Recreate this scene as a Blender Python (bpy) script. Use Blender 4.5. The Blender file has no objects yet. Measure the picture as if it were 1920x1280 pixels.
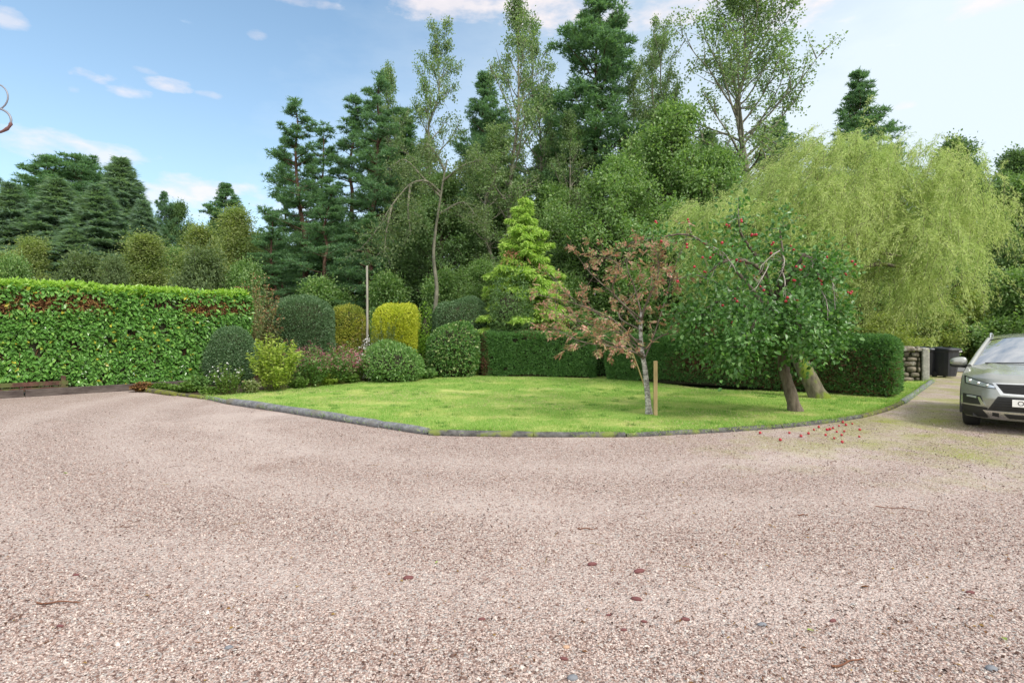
import bpy, math, random
import numpy as np
from mathutils import Vector

# ------------------------------------------------------------------ camera, sky, sun, exposure
SC = bpy.context.scene
COL = SC.collection
F, H, HZ = 1050.0, 1.6, 624.0          # focal length in photo pixels, eye height, horizon row
cam_d = bpy.data.cameras.new("camera")
cam = bpy.data.objects.new("camera", cam_d)
COL.objects.link(cam)
cam.location = (0, 0, H)
cam.rotation_euler = (math.pi / 2, 0, 0)
cam_d.sensor_width = 36
cam_d.lens = 36 * F / 1920
cam_d.shift_y = -(640 - HZ) / 1920
cam_d.clip_start = 0.05
cam_d.clip_end = 3000
SC.camera = cam

SC.view_settings.view_transform = 'Standard'
SC.view_settings.look = 'None'
SC.view_settings.gamma = 1
SC.view_settings.exposure = 0.82

SUN_EL, SUN_AZ = math.radians(46), math.radians(136)   # azimuth clockwise from +Y (view direction)
sun_d = bpy.data.lights.new("sun", 'SUN')
sun_d.energy = 2.2
sun_d.angle = math.radians(14)
sun_d.color = (1.0, 0.95, 0.87)
sun = bpy.data.objects.new("sun", sun_d)
COL.objects.link(sun)
sv = Vector((math.sin(SUN_AZ) * math.cos(SUN_EL), math.cos(SUN_AZ) * math.cos(SUN_EL), math.sin(SUN_EL)))
sun.rotation_euler = sv.to_track_quat('Z', 'Y').to_euler()
sun.location = sv * 60

world = bpy.data.worlds.new("World")
SC.world = world
world.use_nodes = True
WT = world.node_tree
for n in list(WT.nodes):
    WT.nodes.remove(n)


def wn(t, **k):
    n = WT.nodes.new(t)
    for a, b in k.items():
        setattr(n, a, b)
    return n


def wm(op, a, b=None, c=None, clamp=False):
    n = wn('ShaderNodeMath', operation=op, use_clamp=clamp)
    for i, v in enumerate((a, b, c)):
        if v is None:
            continue
        if isinstance(v, (int, float)):
            n.inputs[i].default_value = v
        else:
            WT.links.new(v, n.inputs[i])
    return n.outputs[0]


def wmix(fac, a, b):
    n = wn('ShaderNodeMix', data_type='RGBA')
    for i, v in ((0, fac), (6, a), (7, b)):
        if isinstance(v, (int, float, tuple)):
            n.inputs[i].default_value = v
        else:
            WT.links.new(v, n.inputs[i])
    return n.outputs[2]


sky = wn('ShaderNodeTexSky', sky_type='NISHITA')
sky.sun_disc = False
sky.sun_elevation = SUN_EL
sky.sun_rotation = SUN_AZ
sky.air_density = 1.0
sky.dust_density = 0.6
sky.ozone_density = 1.6
tc = wn('ShaderNodeTexCoord')
sep = wn('ShaderNodeSeparateXYZ')
WT.links.new(tc.outputs['Generated'], sep.inputs[0])
SX, SY, SZ = sep.outputs
AZ = wm('ARCTAN2', SX, SY)
EL = wm('ARCSINE', SZ)
ns = wn('ShaderNodeTexNoise')
ns.inputs['Scale'].default_value = 11
ns.inputs['Detail'].default_value = 6
ns.inputs['Roughness'].default_value = 0.6
mp = wn('ShaderNodeMapping')
mp.inputs['Scale'].default_value = (1, 1, 2.6)
WT.links.new(tc.outputs['Generated'], mp.inputs[0])
WT.links.new(mp.outputs[0], ns.inputs['Vector'])
NZ = wm('SUBTRACT', ns.outputs[0], 0.5)
# thin bright veil of cloud, thicker towards the right of the view and near the horizon
veil = wm('ADD', wm('MULTIPLY', AZ, 0.72), 0.5)
veil = wm('ADD', veil, wm('MULTIPLY', EL, -0.55))
veil = wm('ADD', veil, wm('MULTIPLY', NZ, 0.25))
low = wm('MULTIPLY', wm('POWER', 2.718, wm('MULTIPLY', wm('MAXIMUM', EL, 0.0), -3.2)), 0.72)
veil = wm('ADD', wm('MAXIMUM', veil, 0.0), low)
veil = wm('MINIMUM', veil, 0.9)
tint = wn('ShaderNodeMix', data_type='RGBA', blend_type='MULTIPLY')
tint.inputs[0].default_value = 1
WT.links.new(sky.outputs[0], tint.inputs[6])
tint.inputs[7].default_value = (.82, 1.08, 1.1, 1)
base = wmix(veil, tint.outputs[2], (4.75, 5.3, 5.7, 1))
# unseen bright cloud, added behind the camera as soft fill light
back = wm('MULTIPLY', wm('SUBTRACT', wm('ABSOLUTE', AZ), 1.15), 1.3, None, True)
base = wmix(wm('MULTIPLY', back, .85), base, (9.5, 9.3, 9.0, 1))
over = wm('MULTIPLY', wm('ADD', wm('SUBTRACT', EL, .62), NZ), 1.6, None, True)  # pale veil overhead, added to lighten the windscreen reflection and as fill
base = wmix(wm('MULTIPLY', over, .85), base, (7.5, 7.5, 7.5, 1))
# scattered small clouds: direction (photo row / column turned into azimuth, elevation), half sizes, strength
CL = [(175, 143, 55, 11, .9), (235, 168, 38, 9, .75), (308, 158, 45, 9, .85), (138, 168, 14, 6, .5), (398, 178, 26, 6, .6),
      (90, 258, 75, 17, .8), (110, 280, 150, 22, .7), (20, 36, 32, 14, .6), (482, 65, 16, 7, .4), (385, 362, 150, 26, .9),
      (330, 385, 110, 26, .7), (850, 8, 120, 24, .9), (1060, 4, 130, 38, 1.0), (1250, 22, 90, 26, .9), (1480, 2, 140, 34, 1.0), (1860, 4, 90, 18, .8),
      (560, 2, 60, 8, .5), (1695, 198, 22, 7, .6), (270, 133, 20, 5, .35)]
mask = None
for (px, py, hw, hh, st) in CL:
    u, v = (px - 960) / F, (HZ - py) / F
    az0, el0 = math.atan2(u, 1), math.atan2(v, math.sqrt(1 + u * u))
    c = 1 / math.sqrt(1 + u * u)
    wa, we = hw / F * c * c, hh / F * c
    da = wm('DIVIDE', wm('SUBTRACT', AZ, az0), wa)
    de = wm('DIVIDE', wm('SUBTRACT', EL, el0), we)
    d2 = wm('ADD', wm('MULTIPLY', da, da), wm('MULTIPLY', de, de))
    d2 = wm('ADD', d2, wm('MULTIPLY', NZ, -9.0))
    m = wm('MULTIPLY', wm('MULTIPLY', wm('SUBTRACT', 1.5, d2), .5, None, True), st)
    mask = m if mask is None else wm('MAXIMUM', mask, m)
cloudcol = wmix(wm('ADD', 0.5, wm('MULTIPLY', NZ, 2.0), None, True), (4.6, 4.4, 4.7, 1), (6.3, 5.5, 5.15, 1))
col = wmix(wm('MULTIPLY', mask, 0.75), base, cloudcol)
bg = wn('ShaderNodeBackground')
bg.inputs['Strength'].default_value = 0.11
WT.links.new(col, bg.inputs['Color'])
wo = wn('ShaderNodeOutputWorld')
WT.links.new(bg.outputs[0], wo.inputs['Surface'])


# ------------------------------------------------------------------ helpers
def G(px, py, z=0.0):
    Y = F * (H - z) / (py - HZ)
    return Vector(((px - 960) / F * Y, Y, z))


def P(px, py, Y):
    return Vector(((px - 960) / F * Y, Y, H - (py - HZ) / F * Y))


def nrm(a):
    return a / np.maximum(np.linalg.norm(a, axis=-1, keepdims=True), 1e-9)


def nz(Q, s, seed=0):
    r = np.random.default_rng(1000 + seed)
    o = np.zeros(len(Q))
    for i in range(6):
        k = r.normal(size=3)
        k *= s * (0.7 + 0.35 * i) / np.linalg.norm(k)
        o += np.sin(Q @ k + r.uniform(0, 6.28)) / (1 + .25 * i)
    return o / 3.0


class MB:
    """collects vertices and faces, becomes one mesh object"""

    def __init__(s):
        s.v, s.f, s.m, s.n = [], [], [], 0

    def add(s, V, Fc, mi=0):
        V = np.asarray(V, dtype=np.float64).reshape(-1, 3)
        Fc = np.asarray(Fc, dtype=np.int64)
        s.v.append(V)
        s.f.append(Fc + s.n)
        s.m.append(np.full(len(Fc), mi))
        s.n += len(V)

    def leaf(s, Pp, D, N, L, W, mi=0, fold=.12):
        n = len(Pp)
        if n == 0:
            return
        L = np.broadcast_to(np.asarray(L, float), (n,))[:, None]
        W = np.broadcast_to(np.asarray(W, float), (n,))[:, None]
        D = nrm(D)
        S = nrm(np.cross(D, N))
        N2 = np.cross(S, D)
        m = Pp + D * L * .45 + N2 * W * fold
        V = np.stack([Pp, m + S * W / 2, Pp + D * L, m - S * W / 2], 1).reshape(-1, 3)
        s.add(V, np.arange(4 * n).reshape(n, 4), mi)

    def leaf6(s, Pp, D, N, L, W, mi=0, fold=.16, curl=.12):
        n = len(Pp)
        if n == 0:
            return
        L = np.broadcast_to(np.asarray(L, float), (n,))[:, None]
        W = np.broadcast_to(np.asarray(W, float), (n,))[:, None]
        D = nrm(D)
        S = nrm(np.cross(D, N))
        N2 = np.cross(S, D)
        up = N2 * W * fold
        a, b = Pp + D * L * .3 + up, Pp + D * L * .68 + up - N2 * L * curl * .5
        V = np.stack([Pp, a + S * W * .46, b + S * W * .42, Pp + D * L - N2 * L * curl, b - S * W * .42, a - S * W * .46], 1).reshape(-1, 3)
        i = np.arange(n)[:, None] * 6
        s.add(V, np.concatenate([i + np.array([0, 1, 2, 3]), i + np.array([0, 3, 4, 5])]), mi)

    def blade(s, Pp, D, L, W, rng, mi=0):
        n = len(Pp)
        if n == 0:
            return
        L = np.broadcast_to(np.asarray(L, float), (n,))[:, None]
        W = np.broadcast_to(np.asarray(W, float), (n,))[:, None]
        D = nrm(D)
        S = nrm(np.cross(D, rng.normal(size=(n, 3))))
        V = np.stack([Pp - S * W / 2, Pp + S * W / 2, Pp + D * L], 1).reshape(-1, 3)
        s.add(V, np.arange(3 * n).reshape(n, 3), mi)

    def tube(s, pts, rads, sides=6, mi=0, cap=True):
        pts = np.asarray(pts, float)
        n = len(pts)
        rads = np.broadcast_to(np.asarray(rads, float), (n,))
        T = nrm(np.gradient(pts, axis=0))
        ref = np.array([0.31, 0.17, 0.94]) if abs(T[0][2]) < .8 else np.array([.94, .31, .17])
        A = np.empty_like(T)
        a0 = np.cross(T[0], ref)
        for k_ in range(n):
            a0 = a0 - T[k_] * (a0 @ T[k_])
            a0 = a0 / max(math.sqrt(a0 @ a0), 1e-9)
            A[k_] = a0
        B = np.cross(T, A)
        th = np.linspace(0, 2 * np.pi, sides, endpoint=False)
        V = pts[:, None] + rads[:, None, None] * (np.cos(th)[None, :, None] * A[:, None] + np.sin(th)[None, :, None] * B[:, None])
        i, j = np.meshgrid(np.arange(n - 1), np.arange(sides), indexing='ij')
        j2 = (j + 1) % sides
        Q = np.stack([i * sides + j, i * sides + j2, (i + 1) * sides + j2, (i + 1) * sides + j], -1).reshape(-1, 4)
        V = V.reshape(-1, 3)
        k = s.n
        s.add(V, Q, mi)
        if cap:
            V2 = np.concatenate([V[:sides], V[-sides:], pts[:1], pts[-1:]])
            q = np.arange(sides)
            q2 = (q + 1) % sides
            s.add(V2, np.concatenate([np.stack([q2, q, np.full(sides, 2 * sides)], 1),
                                      np.stack([q + sides, q2 + sides, np.full(sides, 2 * sides + 1)], 1)]), mi)

    def box(s, c, d, mi=0, rot=0.0):
        c, d = np.array(c, float), np.array(d, float) / 2
        V = np.array([[x, y, z] for z in (-1, 1) for y in (-1, 1) for x in (-1, 1)], float) * d
        if rot:
            ca, sa = math.cos(rot), math.sin(rot)
            V = np.stack([V[:, 0] * ca - V[:, 1] * sa, V[:, 0] * sa + V[:, 1] * ca, V[:, 2]], 1)
        s.add(V + c, [[0, 2, 3, 1], [4, 5, 7, 6], [0, 1, 5, 4], [2, 6, 7, 3], [0, 4, 6, 2], [1, 3, 7, 5]], mi)

    def grid(s, A, mi=0, flip=False):
        A = np.asarray(A, float)
        n, m = A.shape[:2]
        i, j = np.meshgrid(np.arange(n - 1), np.arange(m - 1), indexing='ij')
        Q = np.stack([i * m + j, i * m + j + 1, (i + 1) * m + j + 1, (i + 1) * m + j], -1).reshape(-1, 4)
        s.add(A.reshape(-1, 3), Q[:, ::-1] if flip else Q, mi)

    def build(s, name, mats, parent=None, smooth=False, bevel=0):
        if not isinstance(mats, (list, tuple)):
            mats = [mats]
        me = bpy.data.meshes.new(name)
        V = np.concatenate(s.v)
        lens = np.concatenate([np.full(len(f), f.shape[1]) for f in s.f])
        idx = np.concatenate([f.ravel() for f in s.f])
        mi = np.concatenate(s.m)
        me.vertices.add(len(V))
        me.vertices.foreach_set('co', V.ravel().astype(np.float32))
        me.loops.add(len(idx))
        me.loops.foreach_set('vertex_index', idx.astype(np.int32))
        me.polygons.add(len(lens))
        me.polygons.foreach_set('loop_start', np.concatenate([[0], np.cumsum(lens)[:-1]]).astype(np.int32))
        me.polygons.foreach_set('material_index', mi.astype(np.int32))
        me.polygons.foreach_set('use_smooth', np.full(len(lens), smooth))
        for m in mats:
            me.materials.append(m)
        me.update(calc_edges=True)
        o = bpy.data.objects.new(name, me)
        COL.objects.link(o)
        if parent:
            o.parent = parent
        if bevel:
            b = o.modifiers.new('bevel', 'BEVEL')
            b.width = bevel
            b.segments = 2
            b.limit_method = 'ANGLE'
        return o


def tag(o, label=None, cat=None, group=None, kind=None):
    for k, v in (('label', label), ('category', cat), ('group', group), ('kind', kind)):
        if v:
            o[k] = v
    return o


def thing(name, label, cat, loc, rz=0.0, group=None, scale=None):
    o = bpy.data.objects.new(name, None)
    o.empty_display_size = .3
    COL.objects.link(o)
    o.location = loc
    o.rotation_euler = (0, 0, rz)
    if scale:
        o.scale = scale
    return tag(o, label, cat, group)


KIDS = {}


def copy_thing(root, loc, rz, scale, label, group=None):
    c = root.copy()
    COL.objects.link(c)
    c.location = loc
    c.rotation_euler = (0, 0, rz)
    c.scale = scale
    c['label'] = label
    if group:
        c['group'] = group
    for ch in KIDS[root.name]:
        d = ch.copy()
        COL.objects.link(d)
        d.parent = c
    return c


# ------------------------------------------------------------------ materials
def mat(name):
    m = bpy.data.materials.new(name)
    m.use_nodes = True
    t = m.node_tree
    return m, t, t.nodes['Principled BSDF'], t.nodes['Material Output']


def ramp(t, stops, fac=None, interp='LINEAR'):
    r = t.nodes.new('ShaderNodeValToRGB')
    r.color_ramp.interpolation = interp
    e = r.color_ramp.elements
    while len(e) > 1:
        e.remove(e[-1])
    e[0].position, e[0].color = stops[0][0], (*stops[0][1], 1)
    for p, c in stops[1:]:
        x = e.new(p)
        x.color = (*c, 1)
    if fac is not None:
        t.links.new(fac, r.inputs[0])
    return r.outputs[0]


def noise(t, scale, detail=4, vec=None, rough=.55):
    n = t.nodes.new('ShaderNodeTexNoise')
    n.inputs['Scale'].default_value = scale
    n.inputs['Detail'].default_value = detail
    n.inputs['Roughness'].default_value = rough
    if vec is not None:
        t.links.new(vec, n.inputs['Vector'])
    return n.outputs[0]


def objco(t):
    return t.nodes.new('ShaderNodeTexCoord').outputs['Object']


def mixc(t, fac, a, b, bt='MIX'):
    n = t.nodes.new('ShaderNodeMix')
    n.data_type = 'RGBA'
    n.blend_type = bt
    for i, v in ((0, fac), (6, a), (7, b)):
        if isinstance(v, (int, float)):
            n.inputs[i].default_value = v
        elif isinstance(v, tuple):
            n.inputs[i].default_value = (*v, 1)
        else:
            t.links.new(v, n.inputs[i])
    return n.outputs[2]


def mth(t, op, a, b=None, clamp=False):
    n = t.nodes.new('ShaderNodeMath')
    n.operation = op
    n.use_clamp = clamp
    for i, v in enumerate((a, b)):
        if v is None:
            continue
        if isinstance(v, (int, float)):
            n.inputs[i].default_value = v
        else:
            t.links.new(v, n.inputs[i])
    return n.outputs[0]


def leafmat(name, stops, rough=.5, trans=.35, spec=.35, patch=None, pscale=.8, tcol=None):
    """one colour per leaf (random per island), optionally clumps of another growth colour"""
    m, t, b, out = mat(name)
    g = t.nodes.new('ShaderNodeNewGeometry')
    c = ramp(t, stops, g.outputs['Random Per Island'])
    if patch:
        f = noise(t, pscale, 3, objco(t))
        f = mth(t, 'MULTIPLY', mth(t, 'SUBTRACT', f, .48), 5.0, True)
        c = mixc(t, mth(t, 'MULTIPLY', f, .75), c, patch)
    t.links.new(c, b.inputs['Base Color'])
    b.inputs['Roughness'].default_value = rough
    b.inputs['Specular IOR Level'].default_value = spec
    tr = t.nodes.new('ShaderNodeBsdfTranslucent')
    t.links.new(mixc(t, 1.0, c, tcol or (1.5, 1.6, .7), 'MULTIPLY'), tr.inputs[0])
    mx = t.nodes.new('ShaderNodeMixShader')
    mx.inputs[0].default_value = trans
    t.links.new(b.outputs[0], mx.inputs[1])
    t.links.new(tr.outputs[0], mx.inputs[2])
    t.links.new(mx.outputs[0], out.inputs[0])
    return m


def roughmat(name, c1, c2, scale=6, rough=.9, bump=.4, stretch=(1, 1, 1), spec=.2, c3=None, s3=2., t3=.55, bscale=None):
    m, t, b, out = mat(name)
    mpn = t.nodes.new('ShaderNodeMapping')
    mpn.inputs['Scale'].default_value = stretch
    t.links.new(objco(t), mpn.inputs[0])
    f = noise(t, scale, 6, mpn.outputs[0], .65)
    c = ramp(t, [(.32, c1), (.68, c2)], f)
    if c3:
        f3 = noise(t, s3, 4, objco(t))
        f3 = mth(t, 'MULTIPLY', mth(t, 'SUBTRACT', f3, t3), 9., True)
        c = mixc(t, f3, c, c3)
    t.links.new(c, b.inputs['Base Color'])
    b.inputs['Roughness'].default_value = rough
    b.inputs['Specular IOR Level'].default_value = spec
    if bump:
        bp = t.nodes.new('ShaderNodeBump')
        bp.inputs['Strength'].default_value = bump
        bp.inputs['Distance'].default_value = .02
        t.links.new(noise(t, bscale or scale * 2, 5, mpn.outputs[0]), bp.inputs['Height'])
        t.links.new(bp.outputs[0], b.inputs['Normal'])
    return m


def plain(name, c, rough=.5, metal=0., spec=.5, coat=0.):
    m, t, b, out = mat(name)
    f = noise(t, 14, 4, objco(t))
    t.links.new(mixc(t, f, tuple(x * .86 for x in c), tuple(min(1, x * 1.12) for x in c)), b.inputs['Base Color'])
    b.inputs['Roughness'].default_value = rough
    b.inputs['Metallic'].default_value = metal
    b.inputs['Specular IOR Level'].default_value = spec
    b.inputs['Coat Weight'].default_value = coat
    return m


M = {}
M['laurel'] = leafmat('laurel leaf', [(0, (.08, .19, .04)), (.5, (.125, .29, .06)), (.9, (.2, .39, .095)), (.982, (.26, .45, .1)), (.99, (.58, .5, .07)), (1, (.48, .42, .05))], .28, .28, .5)
M['laurel_new'] = leafmat('young laurel leaf', [(0, (.2, .36, .05)), (1, (.36, .53, .1))], .35, .4, .45)
M['cypress'] = leafmat('hedge conifer spray', [(0, (.06, .14, .045)), (.6, (.105, .235, .07)), (1, (.17, .33, .105))], .6, .28, .25)
M['cypress_dead'] = leafmat('browned hedge conifer spray', [(0, (.09, .045, .028)), (1, (.2, .105, .07))], .8, .1, .1, tcol=(1, .7, .5))
M['pine'] = leafmat('pine needle', [(0, (.07, .15, .08)), (.6, (.115, .225, .115)), (1, (.19, .315, .165))], .5, .4, .3, (.135, .25, .115), .5)
M['spruce'] = leafmat('spruce needle', [(0, (.095, .17, .12)), (.6, (.155, .25, .18)), (1, (.25, .35, .26))], .5, .4, .3, (.17, .25, .13), .4)
M['aspen'] = leafmat('aspen leaf', [(0, (.1, .17, .07)), (.6, (.17, .26, .11)), (1, (.29, .37, .2))], .4, .4, .4, (.15, .26, .08), .35)
M['alder'] = leafmat('alder leaf', [(0, (.09, .175, .05)), (.6, (.16, .28, .085)), (1, (.29, .4, .17))], .42, .38, .4, (.13, .22, .07), .5)
M['darkleaf'] = leafmat('dark tree leaf', [(0, (.075, .14, .055)), (1, (.15, .245, .09))], .5, .33, .3, (.1, .18, .07), .5)
M['birch'] = leafmat('birch leaf', [(0, (.15, .2, .07)), (.6, (.24, .3, .11)), (1, (.36, .4, .18))], .5, .4, .3, (.17, .26, .09), .6)
M['greybush'] = leafmat('grey green leaf', [(0, (.085, .135, .06)), (1, (.18, .24, .11))], .6, .35, .25, (.1, .15, .045), 1)
M['willow'] = leafmat('willow leaf', [(0, (.24, .32, .1)), (.5, (.39, .47, .17)), (1, (.58, .63, .29))], .5, .5, .3, (.34, .46, .15), .9, tcol=(1.25, 1.35, .95))
M['apple'] = leafmat('apple leaf', [(0, (.042, .115, .026)), (.6, (.085, .205, .048)), (1, (.2, .34, .13))], .4, .33, .45)
M['rowan'] = leafmat('autumn rowan leaflet', [(0, (.3, .12, .09)), (.15, (.46, .22, .17)), (.3, (.42, .26, .17)), (.45, (.2, .25, .09)), (.65, (.29, .36, .15)), (.8, (.34, .2, .14)), (.9, (.55, .32, .26)), (1, (.66, .46, .38))], .5, .4, .3, tcol=(1.15, 1, .85))
M['gold'] = leafmat('golden conifer spray', [(0, (.19, .33, .065)), (.5, (.32, .48, .095)), (1, (.47, .61, .17))], .5, .35, .3)
M['yellowclip'] = leafmat('yellow clipped conifer', [(0, (.3, .36, .03)), (.6, (.46, .5, .05)), (1, (.64, .64, .1))], .5, .3, .3, (.34, .42, .05), 2.)
M['goldbrown'] = leafmat('golden green conifer', [(0, (.14, .19, .03)), (.5, (.3, .33, .05)), (1, (.52, .48, .1))], .5, .3, .3, (.12, .19, .045), 2.2)
M['yew'] = leafmat('dark clipped leaf', [(0, (.06, .125, .055)), (.7, (.11, .2, .09)), (1, (.21, .3, .17))], .36, .2, .4, (.08, .15, .06), 1.6)
M['limeshrub'] = leafmat('lime conifer', [(0, (.08, .18, .02)), (1, (.2, .35, .04))], .5, .3, .3)
M['midshrub'] = leafmat('mid green shrub leaf', [(0, (.08, .17, .045)), (.7, (.15, .29, .075)), (1, (.3, .43, .17))], .4, .3, .4)
M['variegated'] = leafmat('variegated leaf', [(0, (.06, .15, .035)), (.7, (.11, .24, .06)), (.85, (.24, .35, .12)), (1, (.4, .46, .22))], .4, .3, .4)
M['yellowleaf'] = leafmat('yellow green bush leaf', [(0, (.14, .2, .05)), (.6, (.26, .33, .08)), (1, (.4, .44, .14))], .5, .4, .3)
M['herb'] = leafmat('yellow green herb leaf', [(0, (.17, .26, .04)), (.6, (.32, .42, .075)), (1, (.48, .54, .14))], .5, .4, .3)
M['lowgreen'] = leafmat('low plant leaf', [(0, (.06, .13, .022)), (1, (.17, .28, .06))], .5, .35, .3)
M['redtip'] = leafmat('reddish seed head', [(0, (.22, .09, .06)), (.5, (.32, .16, .1)), (1, (.3, .24, .1))], .7, .3, .2, tcol=(1.2, .9, .6))
M['paleleaf'] = leafmat('pale feathery leaf', [(0, (.18, .25, .1)), (.6, (.29, .34, .17)), (.9, (.36, .36, .2)), (1, (.4, .3, .2))], .6, .35, .2)
M['pinkpetal'] = leafmat('pink petal', [(0, (.42, .1, .16)), (.5, (.55, .2, .26)), (1, (.62, .35, .38))], .6, .3, .2, tcol=(1, .7, .8))
M['dullpink'] = leafmat('faded pink petal', [(0, (.2, .07, .09)), (.5, (.3, .13, .14)), (1, (.38, .2, .2))], .6, .3, .2, tcol=(1, .7, .8))
M['white'] = leafmat('white petal', [(0, (.7, .7, .68)), (1, (.85, .85, .82))], .6, .3, .2, tcol=(1, 1, 1))
M['grass'] = leafmat('mown grass blade', [(0, (.14, .28, .05)), (.5, (.22, .39, .085)), (.85, (.33, .47, .14)), (1, (.55, .5, .28))], .5, .4, .3, (.42, .48, .19), .9)
M['longgrass'] = leafmat('long verge grass', [(0, (.2, .26, .035)), (.7, (.34, .37, .06)), (1, (.5, .46, .14))], .6, .4, .2)
M['bark'] = roughmat('brown bark', (.035, .027, .02), (.1, .08, .062), 9, .95, .8, (1, 1, .25))
M['pinebark'] = roughmat('pine bark', (.05, .03, .022), (.12, .07, .05), 9, .95, .8, (1, 1, .3))
M['paletwig'] = roughmat('pale twig bark', (.16, .14, .12), (.36, .33, .29), 12, .9, .4)
M['greybark'] = roughmat('grey aspen bark', (.1, .1, .075), (.22, .21, .16), 7, .9, .5, (1, 1, .5))
M['applebark'] = roughmat('apple bark', (.07, .055, .042), (.2, .165, .13), 14, .95, 1., (1, 1, .3))
M['mossbark'] = roughmat('mossy willow bark', (.07, .06, .045), (.19, .17, .12), 10, .95, 1., (1, 1, .35), c3=(.14, .19, .025), s3=2.2, t3=.47)
M['birchbark'] = roughmat('white rowan bark', (.03, .028, .026), (.62, .6, .56), 13, .8, .4, (1, 1, 1.6))
M['twig'] = roughmat('brown twig', (.1, .042, .028), (.24, .115, .07), 14, .9, .3)
M['core'] = roughmat('twiggy hedge inside', (.02, .024, .014), (.055, .055, .03), 22, 1., 1., (1, 1, .4))  # solid twig mass; dark tone stands for inner shade, blocks leaking light
M['log'] = roughmat('weathered grey log', (.09, .095, .1), (.24, .25, .265), 11, .85, .6, (1, 1, 1), c3=(.15, .14, .085), s3=1.4, t3=.6)
M['darklog'] = roughmat('dark sunken log', (.045, .045, .042), (.15, .15, .145), 9, .9, .9, (1, 1, 1), c3=(.15, .18, .05), s3=3.5, t3=.52)
M['mosslog'] = roughmat('mossy log', (.07, .065, .045), (.13, .12, .075), 9, .95, .8, c3=(.15, .165, .035), s3=7., t3=.46)
M['sleeper'] = roughmat('dark old timber', (.045, .035, .032), (.12, .1, .09), 9, .9, .6, (.3, 1, 1))
M['redwood'] = roughmat('red brown stained timber', (.045, .025, .02), (.12, .06, .045), 9, .85, .5, (1, 1, .5), c3=(.09, .1, .035), s3=3, t3=.5)
M['stake'] = roughmat('pale sawn stake', (.27, .2, .1), (.44, .34, .18), 12, .85, .3, (1, 1, .15))
M['pole'] = roughmat('weathered pole', (.2, .19, .16), (.4, .38, .33), 12, .9, .4, (1, 1, .12))
M['soil'] = roughmat('bed soil', (.025, .018, .012), (.07, .05, .032), 10, 1., .8)
M['terrain'] = roughmat('rough ground', (.035, .05, .018), (.09, .11, .035), 1.3, 1., .5, c3=(.07, .055, .03), s3=.5, t3=.52)
M['road'] = roughmat('tarmac', (.13, .13, .135), (.2, .2, .205), 30, .9, .3)
M['stone'] = roughmat('rubble stone', (.1, .09, .07), (.29, .255, .2), 5, .95, .8, c3=(.42, .42, .38), s3=6, t3=.58)
M['redstone'] = plain('dark red stone', (.13, .045, .045), .8)
M['greystone'] = plain('blue grey stone', (.16, .17, .19), .8)
M['tanstone'] = plain('tan stone', (.42, .27, .18), .8)
M['fruit'] = plain('red crab apple skin', (.36, .018, .03), .35)
M['deadleaf'] = leafmat('dead leaf', [(0, (.09, .04, .02)), (.6, (.17, .08, .035)), (1, (.3, .2, .06))], .8, .1, .2, tcol=(1, .8, .5))
M['greenleaf'] = leafmat('fallen green leaf', [(0, (.2, .32, .08)), (1, (.36, .44, .12))], .5, .2, .3)

# ------------------------------------------------------------------ ground, drive, lawn
def sheet(name, poly, z, m, skirt=0.0):
    """a flat polygon with an optional skirt down its edge"""
    me = bpy.data.meshes.new(name)
    n = len(poly)
    v = [(x, y, z) for x, y in poly]
    f = [list(range(n))]
    if skirt:
        v += [(x, y, z - skirt) for x, y in poly]
        f += [[i, i + n, (i + 1) % n + n, (i + 1) % n] for i in range(n)]
    me.from_pydata(v, [], f)
    me.update()
    if me.polygons[0].normal.z < 0:
        me.flip_normals()
    me.materials.append(m)
    o = bpy.data.objects.new(name, me)
    COL.objects.link(o)
    return tag(o, kind='structure')


def inpoly(X, Y, poly):
    r = np.zeros(len(X), bool)
    n = len(poly)
    for i in range(n):
        x1, y1 = poly[i]
        x2, y2 = poly[(i + 1) % n]
        c = ((y1 > Y) != (y2 > Y)) & (X < (x2 - x1) * (Y - y1) / (y2 - y1 + 1e-12) + x1)
        r ^= c
    return r


TRK = (1.0, 14.0, 7.3, 8.9, 10.6)          # centre and radii of the tyre tracks


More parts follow.
